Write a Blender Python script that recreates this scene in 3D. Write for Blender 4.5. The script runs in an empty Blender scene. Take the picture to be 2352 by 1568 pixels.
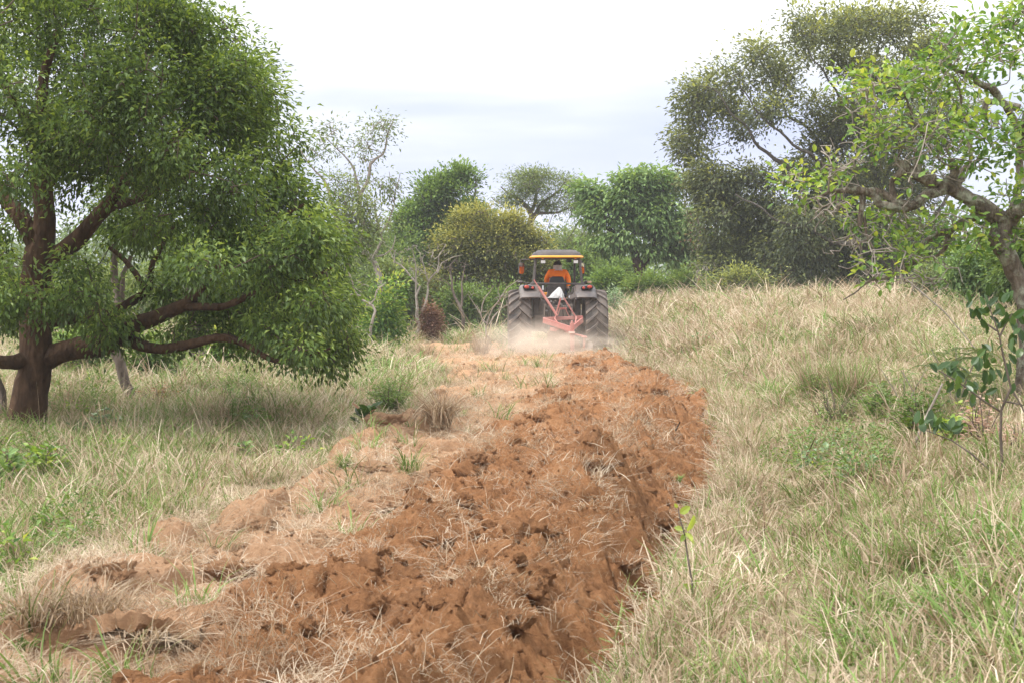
import bpy, math, random
import numpy as np
from mathutils import Vector, Matrix, noise as mnoise

random.seed(7)
RNG = np.random.default_rng(11)
SC = bpy.context.scene
COL = SC.collection
PI = math.pi

# ------------------------------------------------------------------ camera
FOC = 3266.0                      # focal length in the units of a 2352 px wide picture
CX, CY, HOR = 1176.0, 784.0, 652.0
CAMZ = 1.7
PITCH = math.atan((CY - HOR) / FOC)
cam_d = bpy.data.cameras.new('camera')
cam_d.sensor_width = 36.0
cam_d.lens = FOC * 36.0 / 2352.0
cam_d.clip_start = 0.1
cam_d.clip_end = 4000.0
cam_d.dof.use_dof = True
cam_d.dof.focus_distance = 24.0
cam_d.dof.aperture_fstop = 10.0
cam = bpy.data.objects.new('camera', cam_d)
COL.objects.link(cam)
cam.location = (0, 0, CAMZ)
cam.rotation_euler = (PI / 2 - PITCH, 0, 0)
SC.camera = cam

# ------------------------------------------------------------------ sky and sun
SUN_EL, SUN_AZ = math.radians(60), math.radians(248)   # azimuth clockwise from +Y: behind the camera, to the left
W = bpy.data.worlds.new('World')
SC.world = W
W.use_nodes = True
nt = W.node_tree
nt.nodes.clear()
out = nt.nodes.new('ShaderNodeOutputWorld')
sky = nt.nodes.new('ShaderNodeTexSky')
sky.sky_type = 'NISHITA'
sky.sun_disc = False
sky.sun_elevation = SUN_EL
sky.sun_rotation = SUN_AZ
bg_sky = nt.nodes.new('ShaderNodeBackground')
bg_sky.inputs['Strength'].default_value = 0.09
nt.links.new(sky.outputs[0], bg_sky.inputs['Color'])
tc = nt.nodes.new('ShaderNodeTexCoord')
sep = nt.nodes.new('ShaderNodeSeparateXYZ')
nt.links.new(tc.outputs['Generated'], sep.inputs[0])
mp = nt.nodes.new('ShaderNodeMapping')
mp.inputs['Scale'].default_value = (2.2, 2.2, 17.0)
mp.inputs['Rotation'].default_value = (0, math.radians(2.0), 0)
nt.links.new(tc.outputs['Generated'], mp.inputs[0])
nz = nt.nodes.new('ShaderNodeTexNoise')
nz.inputs['Scale'].default_value = 1.6
nz.inputs['Detail'].default_value = 4.0
nz.inputs['Roughness'].default_value = 0.45
nt.links.new(mp.outputs[0], nz.inputs['Vector'])
ma = nt.nodes.new('ShaderNodeMath'); ma.operation = 'MULTIPLY_ADD'
ma.inputs[1].default_value = 0.20; ma.inputs[2].default_value = -0.098
nt.links.new(nz.outputs['Fac'], ma.inputs[0])
ad = nt.nodes.new('ShaderNodeMath'); ad.operation = 'ADD'
nt.links.new(sep.outputs['Z'], ad.inputs[0]); nt.links.new(ma.outputs[0], ad.inputs[1])
rp = nt.nodes.new('ShaderNodeValToRGB')
cr = rp.color_ramp
cr.elements[0].position = 0.0; cr.elements[0].color = (0.24, 0.275, 0.40, 1)
cr.elements[1].position = 0.45; cr.elements[1].color = (1.0, 1.0, 1.0, 1)
for p_, c_ in ((0.045, (0.200, 0.235, 0.395, 1)), (0.080, (0.222, 0.258, 0.405, 1)), (0.105, (0.285, 0.315, 0.42, 1)), (0.14, (0.42, 0.435, 0.475, 1)), (0.20, (0.60, 0.61, 0.62, 1))):
    e = cr.elements.new(p_); e.color = c_
nt.links.new(ad.outputs[0], rp.inputs[0])
bg_c = nt.nodes.new('ShaderNodeBackground')
bg_c.inputs['Strength'].default_value = 1.08
nt.links.new(rp.outputs[0], bg_c.inputs['Color'])
mx = nt.nodes.new('ShaderNodeMixShader')
mx.inputs[0].default_value = 0.88
nt.links.new(bg_sky.outputs[0], mx.inputs[1]); nt.links.new(bg_c.outputs[0], mx.inputs[2])
nt.links.new(mx.outputs[0], out.inputs['Surface'])

sun_d = bpy.data.lights.new('sun', 'SUN')
sun_d.energy = 2.0
sun_d.angle = math.radians(10)
sun_d.color = (1.0, 0.96, 0.9)
sun = bpy.data.objects.new('sun', sun_d)
COL.objects.link(sun)
sdir = Vector((math.sin(SUN_AZ) * math.cos(SUN_EL), math.cos(SUN_AZ) * math.cos(SUN_EL), math.sin(SUN_EL)))
sun.rotation_euler = sdir.to_track_quat('Z', 'Y').to_euler()
sun.location = (0, -20, 40)

SC.view_settings.view_transform = 'Standard'
SC.view_settings.look = 'None'
SC.view_settings.gamma = 1.0
SC.view_settings.use_curve_mapping = False
SC.view_settings.exposure = 1.15
SC.render.engine = 'CYCLES'
SC.cycles.max_bounces = 7
SC.cycles.diffuse_bounces = 4
SC.cycles.transmission_bounces = 4
SC.cycles.volume_bounces = 3
SC.cycles.use_denoising = True
try:
    SC.cycles.denoiser = 'OPENIMAGEDENOISE'
    SC.cycles.denoising_input_passes = 'RGB_ALBEDO_NORMAL'
except Exception:
    pass

# ------------------------------------------------------------------ helpers
FWD = Vector((0, math.cos(PITCH), -math.sin(PITCH)))
UP = Vector((0, math.sin(PITCH), math.cos(PITCH)))
def P(px, py, d):
    """world point seen at pixel (px,py) of the 2352 wide picture at distance d (placing aid)"""
    v = FWD + Vector((1, 0, 0)) * ((px - CX) / FOC) + UP * ((CY - py) / FOC)
    v = v * (d / v.y)
    return Vector((v.x, v.y, CAMZ + v.z))

_prm = np.arange(256); np.random.default_rng(3).shuffle(_prm); _prm = np.concatenate([_prm, _prm, _prm])
_ga = np.random.default_rng(5).uniform(0, 2 * PI, 256)
_gx, _gy = np.cos(_ga), np.sin(_ga)
def perlin(x, y):
    x = np.asarray(x, dtype=np.float64); y = np.asarray(y, dtype=np.float64)
    xi = np.floor(x).astype(int); yi = np.floor(y).astype(int)
    xf = x - xi; yf = y - yi
    u = xf * xf * xf * (xf * (xf * 6 - 15) + 10); v = yf * yf * yf * (yf * (yf * 6 - 15) + 10)
    def g(ix, iy, dx, dy):
        h = _prm[_prm[ix & 255] + (iy & 255)]
        return _gx[h] * dx + _gy[h] * dy
    a = g(xi, yi, xf, yf); b = g(xi + 1, yi, xf - 1, yf)
    c = g(xi, yi + 1, xf, yf - 1); d = g(xi + 1, yi + 1, xf - 1, yf - 1)
    return 1.41 * ((a + u * (b - a)) + v * ((c + u * (d - c)) - (a + u * (b - a))))
def sstep(a, b, x):
    t = np.clip((np.asarray(x, dtype=np.float64) - a) / (b - a), 0, 1)
    return t * t * (3 - 2 * t)

# ploughed strip: right edge, left edge of the fresh part, left edge of the pale part
_ey = np.array([0, 4, 6.06, 7.5, 9.1, 12, 15.5, 18, 21, 25, 29, 33, 41, 60])
_eR = np.array([-.72, -.02, .45, .87, 1.26, 1.90, 2.50, 2.70, 3.02, 3.0, 2.6, 2.1, 1.2, 0])
_eF = np.array([-2.9, -2.0, -1.57, -1.3, -1.0, -.6, -.22, .1, .6, .9, .9, .6, 0, -1])
_eL = np.array([-5, -3.7, -3.0, -2.7, -2.3, -1.85, -1.7, -1.5, -1.2, -1.15, -1.6, -2.3, -2.8, -3])
def eR(y): return np.interp(y, _ey, _eR) + 0.13 * perlin(np.asarray(y) * 1.3, 3.3) + 0.09 * perlin(np.asarray(y) * 4.1, 23.3)
def eF(y): return np.interp(y, _ey, _eF) + 0.22 * perlin(np.asarray(y) * 0.9, 8.3)
def eL(y): return np.interp(y, _ey, _eL) + 0.26 * perlin(np.asarray(y) * 1.1, 14.3)
YS0, YS1 = 3.2, 41.0

def terrain(x, y):
    x = np.asarray(x, dtype=np.float64); y = np.asarray(y, dtype=np.float64)
    t = np.maximum(x - np.interp(y, _ey, _eR) - 0.1, 0)
    b = 1.22 * (1 - np.exp(-(t * t / (t + 0.8)) / 2.2))
    b = b * (1 - 0.35 * sstep(70, 140, y))
    r = 0.05 * perlin(x * 0.45, y * 0.45) + 0.025 * perlin(x * 1.3 + 9, y * 1.3)
    l = 0.25 * sstep(-3, -12, x) * sstep(8, 30, y)
    return b + r + l
def strip_mask(x, y):
    """1 inside the ploughed strip, fading to 0 over its edges"""
    y = np.asarray(y, dtype=np.float64)
    m = sstep(-0.05, 0.22, x - eL(y)) * sstep(-0.05, 0.16, eR(y) - x)
    return m * sstep(YS1, YS1 - 2.0, y)
_b = [(0.55, 9.5, .55, .8, .24), (0.35, 10.6, .6, .7, .12), (-.95, 6.9, .5, .45, .15), (-.2, 6.3, .35, .4, .15), (2.75, 20.5, .35, 1.5, .22), (2.95, 23.4, .4, .9, .3), (1.75, 29.0, .6, .7, .26), (0.0, 8.4, .3, .5, .08),
      (-.55, 8.9, .22, .35, .16), (1.6, 15.5, .5, 1.4, .12), (-1.25, 13.5, .3, .5, .14), (-1.5, 12.2, .3, .5, .1), (-.9, 15.2, .35, .7, .1), (.2, 11.9, .5, .7, .08)]
def soil_relief(x, y):
    R_, F_, L_ = eR(y), eF(y), eL(y)
    w = np.maximum(R_ - F_, 0.5)
    s = (R_ - x) / w + 0.09 * perlin(y * 0.7, x * 0.3 + 4)
    xs_ = np.array([-.4, -.05, .03, .10, .2, .36, .5, .62, .78, .9, 1.02, 1.3, 3])
    zs_ = np.array([0, .02, -.18, -.28, -.08, .21, .12, .03, .13, .10, .03, .03, .02])
    prof = np.interp(s, xs_, zs_)
    amp = (1.45 + 1.0 * perlin(y * 0.85 + 5, x * 0.4)) * (1 - .30 * sstep(13, 21, y)) * (.75 + .25 * sstep(5.6, 7.5, y))
    h = prof * amp
    for bx, by, sx, sy, hh in _b:
        h = h + hh * np.exp(-((x - bx) / sx) ** 2 - ((y - by) / sy) ** 2)
    fresh = sstep(1.12, 0.9, s)
    pale = 1 - fresh
    wx = x + 0.12 * perlin(x * 3, y * 3); wy = y + 0.12 * perlin(x * 3 + 7, y * 3)
    n1 = perlin(wx * 2.3, wy * 2.3); n2 = perlin(wx * 5.5 + 3, wy * 5.5); n3 = perlin(wx * 12 + 5, wy * 12)
    n4 = perlin(x * 27, y * 27); n5 = perlin(x * 60, y * 60 + 3)
    n6 = perlin(wx * 3.4 + 50, wy * 3.0 + 9); bil = (0.5 - np.abs(n2)) * 0.085 + (0.4 - np.abs(n3)) * 0.06 - 0.07 * sstep(.10, .0, np.abs(n6))
    h = h + fresh * (0.09 * n1 + bil - 0.040 * np.abs(n4) + 0.016 * n5)
    slab = sstep(-.05, .20, perlin(wx * 1.5 + 20, wy * 1.1)) * 0.115 + 0.05 * (0.35 - np.abs(n2)) - 0.03 * np.abs(n3)
    h = h + pale * (slab + 0.03 * n1 + 0.03 * n2 + 0.020 * n3 + 0.012 * n4 + 0.007 * n5)
    far = sstep(26, 33, y)
    return h * (1 - 0.55 * far), fresh
def soil_z(x, y):
    m = strip_mask(x, y)
    h, fr = soil_relief(x, y)
    return terrain(x, y) + h * m - 0.14 * (1 - m), fr, m
def ground_z(x, y):
    return terrain(x, y) - 0.5 * sstep(0.45, 1.0, strip_mask(x, y))
def surf_z(x, y):
    z1 = ground_z(x, y)
    z2, _, m = soil_z(x, y)
    return np.where(m > 0.02, np.maximum(z1, z2), z1)
def gz(x, y): return float(surf_z(np.array([x]), np.array([y]))[0])
def hit(px, py):
    """ground point under pixel"""
    d = np.concatenate([np.arange(4, 30, .05), np.arange(30, 140, .2)])
    x = (px - CX) / FOC * d; z = CAMZ - (py - HOR) / FOC * d
    k = np.nonzero(z <= surf_z(x, d))[0]
    i = k[0] if len(k) else len(d) - 1
    return Vector((x[i], d[i], gz(x[i], d[i])))

def tag(o, label=None, cat=None, group=None, kind=None):
    if label: o['label'] = label
    if cat: o['category'] = cat
    if group: o['group'] = group
    if kind: o['kind'] = kind
    return o
def empty(name, loc, label, cat, group=None, rz=0.0):
    o = bpy.data.objects.new(name, None)
    o.empty_display_size = 0.2
    COL.objects.link(o); o.location = loc; o.rotation_euler = (0, 0, rz)
    return tag(o, label, cat, group)
def mesh_np(name, V, F, mat=None, smooth=True, attrs=None):
    V = np.asarray(V, dtype=np.float32).reshape(-1, 3); F = np.asarray(F, dtype=np.int32)
    me = bpy.data.meshes.new(name)
    m, k = F.shape
    me.vertices.add(len(V)); me.vertices.foreach_set('co', V.ravel())
    me.loops.add(m * k); me.loops.foreach_set('vertex_index', F.ravel())
    me.polygons.add(m); me.polygons.foreach_set('loop_start', np.arange(0, m * k, k, dtype=np.int32))
    me.polygons.foreach_set('use_smooth', np.full(m, smooth, dtype=bool))
    for an, av in (attrs or {}).items():
        a = me.attributes.new(an, 'FLOAT', 'POINT'); a.data.foreach_set('value', np.asarray(av, dtype=np.float32))
    me.update(calc_edges=True)
    if mat: me.materials.append(mat)
    return me
def link(name, me, parent=None, loc=None):
    o = bpy.data.objects.new(name, me)
    COL.objects.link(o)
    if parent is not None: o.parent = parent
    if loc is not None: o.location = loc
    return o

# ---- polygon primitives: lists of (verts, faces)
def p_box(c, s, rz=0, rx=0, ry=0):
    M = Matrix.Rotation(rz, 3, 'Z') @ Matrix.Rotation(ry, 3, 'Y') @ Matrix.Rotation(rx, 3, 'X')
    v = [tuple(Vector(c) + M @ Vector((i * s[0] / 2, j * s[1] / 2, k * s[2] / 2))) for k in (-1, 1) for j in (-1, 1) for i in (-1, 1)]
    return v, [(0, 2, 3, 1), (4, 5, 7, 6), (0, 1, 5, 4), (2, 6, 7, 3), (0, 4, 6, 2), (1, 3, 7, 5)]
def p_tube(pts, r, n=8, cap=True):
    pts = [Vector(p) for p in pts]
    rr = [r] * len(pts) if not hasattr(r, '__len__') else list(r)
    v, f = [], []
    prev = None
    for i, p in enumerate(pts):
        t = (pts[min(i + 1, len(pts) - 1)] - pts[max(i - 1, 0)]).normalized()
        if prev is None:
            a = t.orthogonal().normalized()
        else:
            a = (prev - t * prev.dot(t))
            a = a.normalized() if a.length > 1e-6 else t.orthogonal().normalized()
        prev = a
        b = t.cross(a)
        for k in range(n):
            th = 2 * PI * k / n
            v.append(tuple(p + (a * math.cos(th) + b * math.sin(th)) * rr[i]))
    for i in range(len(pts) - 1):
        for k in range(n):
            f.append((i * n + k, i * n + (k + 1) % n, (i + 1) * n + (k + 1) % n, (i + 1) * n + k))
    if cap:
        f.append(tuple(range(n - 1, -1, -1))); f.append(tuple((len(pts) - 1) * n + k for k in range(n)))
    return v, f
def p_bar(p0, p1, w, h, up=(0, 0, 1)):
    """rectangular bar between two points; w across, h along 'up'"""
    p0, p1, up = Vector(p0), Vector(p1), Vector(up)
    t = (p1 - p0).normalized(); a = t.cross(up).normalized(); b = a.cross(t)
    v = [tuple(p + a * (i * w / 2) + b * (j * h / 2)) for p in (p0, p1) for (i, j) in ((-1, -1), (1, -1), (1, 1), (-1, 1))]
    return v, [(3, 2, 1, 0), (4, 5, 6, 7), (0, 1, 5, 4), (1, 2, 6, 5), (2, 3, 7, 6), (3, 0, 4, 7)]
def p_ell(c, r, nu=16, nv=10):
    v, f = [], []
    for j in range(nv + 1):
        ph = PI * j / nv
        for i in range(nu):
            th = 2 * PI * i / nu
            v.append((c[0] + r[0] * math.sin(ph) * math.cos(th), c[1] + r[1] * math.sin(ph) * math.sin(th), c[2] + r[2] * math.cos(ph)))
    for j in range(nv):
        for i in range(nu):
            f.append((j * nu + i, (j + 1) * nu + i, (j + 1) * nu + (i + 1) % nu, j * nu + (i + 1) % nu))
    return v, f
def p_lathe_x(prof, c, n=48):
    """profile of (x, r) revolved about the X axis through c"""
    v, f = [], []
    for i in range(n):
        th = 2 * PI * i / n
        for x, r in prof: v.append((c[0] + x, c[1] + r * math.cos(th), c[2] + r * math.sin(th)))
    k = len(prof)
    for i in range(n):
        j = (i + 1) % n
        for a in range(k - 1): f.append((i * k + a, i * k + a + 1, j * k + a + 1, j * k + a))
    return v, f
def p_loft(rings):
    """rings: equal length lists of points; closed rings, capped ends"""
    n = len(rings[0]); v = [tuple(p) for r in rings for p in r]; f = []
    for i in range(len(rings) - 1):
        for k in range(n): f.append((i * n + k, i * n + (k + 1) % n, (i + 1) * n + (k + 1) % n, (i + 1) * n + k))
    f.append(tuple(range(n - 1, -1, -1))); f.append(tuple((len(rings) - 1) * n + k for k in range(n)))
    return v, f
def join(*prims):
    v, f = [], []
    for pv, pf in prims:
        o = len(v); v += list(pv); f += [tuple(i + o for i in q) for q in pf]
    return v, f
def solid(name, prim, mat, parent=None, bevel=0.0, smooth=False, seg=2):
    me = bpy.data.meshes.new(name)
    me.from_pydata(*([prim[0], [], prim[1]]))
    me.update()
    if mat: me.materials.append(mat)
    if smooth or bevel:
        me.polygons.foreach_set('use_smooth', [True] * len(me.polygons))
    o = link(name, me, parent)
    if bevel:
        m = o.modifiers.new('bevel', 'BEVEL'); m.width = bevel; m.segments = seg; m.limit_method = 'ANGLE'; m.angle_limit = math.radians(35)
        m.harden_normals = False
    if smooth or bevel:
        try: me.set_sharp_from_angle(angle=math.radians(42))
        except Exception: pass
    return o

# ------------------------------------------------------------------ materials
def new_mat(name):
    m = bpy.data.materials.new(name); m.use_nodes = True
    n = m.node_tree.nodes; b = n['Principled BSDF']
    return m, m.node_tree, b
def N(t, ty, **kw):
    n = t.nodes.new(ty)
    for k, v in kw.items():
        if k in n.inputs: n.inputs[k].default_value = v
        else: setattr(n, k, v)
    return n
def ramp(t, stops, interp='LINEAR'):
    n = t.nodes.new('ShaderNodeValToRGB'); c = n.color_ramp; c.interpolation = interp
    while len(c.elements) > len(stops): c.elements.remove(c.elements[-1])
    while len(c.elements) < len(stops): c.elements.new(0.5)
    for e, (p, col) in zip(c.elements, stops):
        e.position = p; e.color = (col[0], col[1], col[2], 1)
    return n
def leaf_mat(name, stops, trans=0.36, rough=0.5, spec=0.35, tcol=None, patch=False):
    m, t, b = new_mat(name)
    at = N(t, 'ShaderNodeAttribute', attribute_name='tint')
    r = ramp(t, stops)
    t.links.new(at.outputs['Fac'], r.inputs[0]); t.links.new(r.outputs[0], b.inputs['Base Color'])
    b.inputs['Roughness'].default_value = rough
    b.inputs['Specular IOR Level'].default_value = spec
    tr = N(t, 'ShaderNodeBsdfTranslucent')
    mixc = N(t, 'ShaderNodeMixRGB', blend_type='MULTIPLY'); mixc.inputs[0].default_value = 1.0
    mixc.inputs[2].default_value = tcol or (1.5, 1.35, 0.55, 1)
    if patch:
        ge = N(t, 'ShaderNodeNewGeometry'); pn_ = N(t, 'ShaderNodeTexNoise', Scale=0.75, Detail=5.0, Roughness=.62); t.links.new(ge.outputs['Position'], pn_.inputs['Vector'])
        oi = N(t, 'ShaderNodeObjectInfo')
        ra = ramp(t, [(0.36, (.66, .61, .55)), (0.5, (.96, .95, .93)), (.64, (1.08, 1.08, 1.06))]); t.links.new(pn_.outputs['Fac'], ra.inputs[0])
        rb = ramp(t, [(0.0, (.78, .74, .68)), (1.0, (1.1, 1.1, 1.1))]); t.links.new(oi.outputs['Random'], rb.inputs[0])
        m1 = N(t, 'ShaderNodeMixRGB', blend_type='MULTIPLY'); m1.inputs[0].default_value = 1; t.links.new(ra.outputs[0], m1.inputs[1]); t.links.new(rb.outputs[0], m1.inputs[2])
        m2 = N(t, 'ShaderNodeMixRGB', blend_type='MULTIPLY'); m2.inputs[0].default_value = 1; t.links.new(r.outputs[0], m2.inputs[1]); t.links.new(m1.outputs[0], m2.inputs[2])
        r = m2; t.links.new(r.outputs[0], b.inputs['Base Color'])
    t.links.new(r.outputs[0], mixc.inputs[1]); t.links.new(mixc.outputs[0], tr.inputs['Color'])
    ms = N(t, 'ShaderNodeMixShader'); ms.inputs[0].default_value = trans
    t.links.new(b.outputs[0], ms.inputs[1]); t.links.new(tr.outputs[0], ms.inputs[2])
    t.links.new(ms.outputs[0], t.nodes['Material Output'].inputs['Surface'])
    return m
def bark_mat(name, c0, c1, c2, scale=9.0, bump=0.5, lichen=None):
    m, t, b = new_mat(name)
    co = N(t, 'ShaderNodeTexCoord')
    mpn = N(t, 'ShaderNodeMapping'); mpn.inputs['Scale'].default_value = (1, 1, 0.35)
    t.links.new(co.outputs['Object'], mpn.inputs[0])
    n1 = N(t, 'ShaderNodeTexNoise', Scale=scale, Detail=8.0, Roughness=0.7)
    t.links.new(mpn.outputs[0], n1.inputs['Vector'])
    r = ramp(t, [(0.3, c0), (0.5, c1), (0.7, c2)])
    t.links.new(n1.outputs['Fac'], r.inputs[0])
    colout = r.outputs[0]
    if lichen:
        n2 = N(t, 'ShaderNodeTexNoise', Scale=6.0, Detail=5.0, Roughness=0.75)
        t.links.new(co.outputs['Object'], n2.inputs['Vector'])
        r2 = ramp(t, [(0.5, (0, 0, 0)), (0.62, (1, 1, 1))]); t.links.new(n2.outputs['Fac'], r2.inputs[0])
        mx_ = N(t, 'ShaderNodeMixRGB'); t.links.new(r2.outputs[0], mx_.inputs[0]); t.links.new(colout, mx_.inputs[1]); mx_.inputs[2].default_value = (*lichen, 1)
        colout = mx_.outputs[0]
    t.links.new(colout, b.inputs['Base Color'])
    b.inputs['Roughness'].default_value = 0.9; b.inputs['Specular IOR Level'].default_value = 0.15
    vo = N(t, 'ShaderNodeTexVoronoi', Scale=scale * 2.2); t.links.new(mpn.outputs[0], vo.inputs['Vector'])
    ad_ = N(t, 'ShaderNodeMath', operation='ADD'); t.links.new(vo.outputs['Distance'], ad_.inputs[0]); t.links.new(n1.outputs['Fac'], ad_.inputs[1])
    bp = N(t, 'ShaderNodeBump', Strength=bump, Distance=0.03); t.links.new(ad_.outputs[0], bp.inputs['Height'])
    t.links.new(bp.outputs[0], b.inputs['Normal'])
    return m
def plain(name, col, rough=0.5, metal=0.0, spec=0.5, var=0.15, dust=None, dust_amt=0.0, scale=6.0, bump=0.0):
    m, t, b = new_mat(name)
    co = N(t, 'ShaderNodeTexCoord')
    n1 = N(t, 'ShaderNodeTexNoise', Scale=scale, Detail=6.0, Roughness=0.65); t.links.new(co.outputs['Object'], n1.inputs['Vector'])
    r = ramp(t, [(0.3, [c * (1 - var) for c in col]), (0.7, [min(1, c * (1 + var)) for c in col])])
    t.links.new(n1.outputs['Fac'], r.inputs[0]); co_ = r.outputs[0]
    if dust:
        n2 = N(t, 'ShaderNodeTexNoise', Scale=scale * 0.6, Detail=5.0, Roughness=0.7); t.links.new(co.outputs['Object'], n2.inputs['Vector'])
        r2 = ramp(t, [(0.25, (max(0, dust_amt - .3),) * 3), (0.75, (min(1, dust_amt + .3),) * 3)]); t.links.new(n2.outputs['Fac'], r2.inputs[0])
        mx_ = N(t, 'ShaderNodeMixRGB'); t.links.new(r2.outputs[0], mx_.inputs[0]); t.links.new(co_, mx_.inputs[1]); mx_.inputs[2].default_value = (*dust, 1)
        co_ = mx_.outputs[0]
    t.links.new(co_, b.inputs['Base Color'])
    b.inputs['Roughness'].default_value = rough; b.inputs['Metallic'].default_value = metal; b.inputs['Specular IOR Level'].default_value = spec
    if bump:
        bp = N(t, 'ShaderNodeBump', Strength=bump, Distance=0.02); t.links.new(n1.outputs['Fac'], bp.inputs['Height']); t.links.new(bp.outputs[0], b.inputs['Normal'])
    return m

# soil: pale dry earth to fresh red earth by the attribute "fresh"
def soil_mat():
    m, t, b = new_mat('red_soil')
    co = N(t, 'ShaderNodeTexCoord')
    at = N(t, 'ShaderNodeAttribute', attribute_name='fresh')
    n1 = N(t, 'ShaderNodeTexNoise', Scale=2.2, Detail=9.0, Roughness=0.68); t.links.new(co.outputs['Object'], n1.inputs['Vector'])
    n2 = N(t, 'ShaderNodeTexNoise', Scale=26.0, Detail=6.0, Roughness=0.75); t.links.new(co.outputs['Object'], n2.inputs['Vector'])
    rf = ramp(t, [(0.28, (0.15, 0.070, 0.034)), (0.5, (0.455, 0.222, 0.102)), (0.72, (0.60, 0.35, 0.185))])
    rp_ = ramp(t, [(0.25, (0.40, 0.22, 0.118)), (0.5, (0.60, 0.365, 0.215)), (0.75, (0.70, 0.47, 0.31))])
    mixn = N(t, 'ShaderNodeMixRGB'); mixn.inputs[0].default_value = 0.45
    t.links.new(n1.outputs['Fac'], mixn.inputs[1]); t.links.new(n2.outputs['Fac'], mixn.inputs[2])
    t.links.new(mixn.outputs[0], rf.inputs[0]); t.links.new(mixn.outputs[0], rp_.inputs[0])
    s1 = N(t, 'ShaderNodeMath', operation='MULTIPLY_ADD'); s1.inputs[1].default_value = 1.1; s1.inputs[2].default_value = -0.55
    t.links.new(n1.outputs['Fac'], s1.inputs[0])
    s2 = N(t, 'ShaderNodeMath', operation='ADD', use_clamp=True); t.links.new(s1.outputs[0], s2.inputs[0]); t.links.new(at.outputs['Fac'], s2.inputs[1])
    mx_ = N(t, 'ShaderNodeMixRGB'); t.links.new(s2.outputs[0], mx_.inputs[0]); t.links.new(rp_.outputs[0], mx_.inputs[1]); t.links.new(rf.outputs[0], mx_.inputs[2])
    t.links.new(mx_.outputs[0], b.inputs['Base Color'])
    b.inputs['Roughness'].default_value = 0.95; b.inputs['Specular IOR Level'].default_value = 0.1
    n3 = N(t, 'ShaderNodeTexNoise', Scale=38.0, Detail=8.0, Roughness=0.82); t.links.new(co.outputs['Object'], n3.inputs['Vector'])
    bp = N(t, 'ShaderNodeBump', Strength=1.0, Distance=0.06); t.links.new(n3.outputs['Fac'], bp.inputs['Height'])
    t.links.new(bp.outputs[0], b.inputs['Normal'])
    return m
M_SOIL = soil_mat()
def ground_mat():
    m, t, b = new_mat('field_ground')
    co = N(t, 'ShaderNodeTexCoord')
    n1 = N(t, 'ShaderNodeTexNoise', Scale=0.5, Detail=10.0, Roughness=0.7); t.links.new(co.outputs['Object'], n1.inputs['Vector'])
    n2 = N(t, 'ShaderNodeTexNoise', Scale=18.0, Detail=6.0, Roughness=0.75); t.links.new(co.outputs['Object'], n2.inputs['Vector'])
    mixn = N(t, 'ShaderNodeMixRGB'); mixn.inputs[0].default_value = 0.5
    t.links.new(n1.outputs['Fac'], mixn.inputs[1]); t.links.new(n2.outputs['Fac'], mixn.inputs[2])
    r = ramp(t, [(0.33, (0.13, 0.105, 0.06)), (0.45, (0.24, 0.195, 0.12)), (0.55, (0.37, 0.305, 0.205)), (0.68, (0.48, 0.405, 0.29))])
    t.links.new(mixn.outputs[0], r.inputs[0]); t.links.new(r.outputs[0], b.inputs['Base Color'])
    b.inputs['Roughness'].default_value = 0.95; b.inputs['Specular IOR Level'].default_value = 0.1
    bp = N(t, 'ShaderNodeBump', Strength=0.8, Distance=0.05); t.links.new(n2.outputs['Fac'], bp.inputs['Height']); t.links.new(bp.outputs[0], b.inputs['Normal'])
    return m
M_GROUND = ground_mat()
# grass: tint 0..0.5 dry, 0.5..1 green
M_GRASS = leaf_mat('grass_blades', [(0.0, (0.31, 0.22, 0.155)), (0.17, (0.50, 0.405, 0.30)), (0.33, (0.66, 0.565, 0.445)), (0.47, (0.72, 0.65, 0.54)),
                                    (0.52, (0.36, 0.39, 0.17)), (0.7, (0.22, 0.33, 0.095)), (0.88, (0.15, 0.26, 0.065)), (1.0, (0.30, 0.42, 0.12))], trans=0.3, rough=0.6, spec=0.25, tcol=(1.05, 1.0, 0.85, 1), patch=True)
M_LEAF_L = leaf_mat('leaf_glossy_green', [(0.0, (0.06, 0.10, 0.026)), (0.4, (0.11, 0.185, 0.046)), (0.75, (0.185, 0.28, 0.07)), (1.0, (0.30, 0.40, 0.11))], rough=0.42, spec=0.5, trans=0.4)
M_LEAF_R = leaf_mat('leaf_young_green', [(0.0, (0.06, 0.135, 0.03)), (0.4, (0.12, 0.225, 0.055)), (0.7, (0.235, 0.36, 0.085)), (1.0, (0.43, 0.49, 0.12))], rough=0.45, spec=0.4, trans=0.4)
M_LEAF_DK = leaf_mat('leaf_dark_olive', [(0.0, (0.075, 0.095, 0.055)), (0.5, (0.135, 0.165, 0.088)), (0.85, (0.23, 0.265, 0.11)), (1.0, (0.38, 0.42, 0.14))], trans=0.36)
M_LEAF_DOME = leaf_mat('leaf_fresh_green', [(0.0, (0.055, 0.10, 0.028)), (0.5, (0.115, 0.20, 0.05)), (1.0, (0.23, 0.345, 0.09))], trans=0.3)
M_LEAF_YEL = leaf_mat('leaf_yellow_green', [(0.0, (0.075, 0.095, 0.035)), (0.45, (0.145, 0.165, 0.06)), (0.75, (0.27, 0.285, 0.09)), (1.0, (0.41, 0.40, 0.125))], trans=0.28)
M_LEAF_GREY = leaf_mat('leaf_grey_green', [(0.0, (0.09, 0.125, 0.055)), (0.5, (0.165, 0.225, 0.09)), (1.0, (0.29, 0.355, 0.14))], trans=0.3)
M_LEAF_BRT = leaf_mat('leaf_bright_green', [(0.0, (0.08, 0.14, 0.05)), (0.5, (0.165, 0.27, 0.09)), (1.0, (0.31, 0.44, 0.17))], trans=0.32)
M_LEAF_BUSH = leaf_mat('leaf_bush_green', [(0.0, (0.055, 0.095, 0.028)), (0.5, (0.11, 0.185, 0.048)), (1.0, (0.22, 0.315, 0.085))], trans=0.3)
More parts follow.
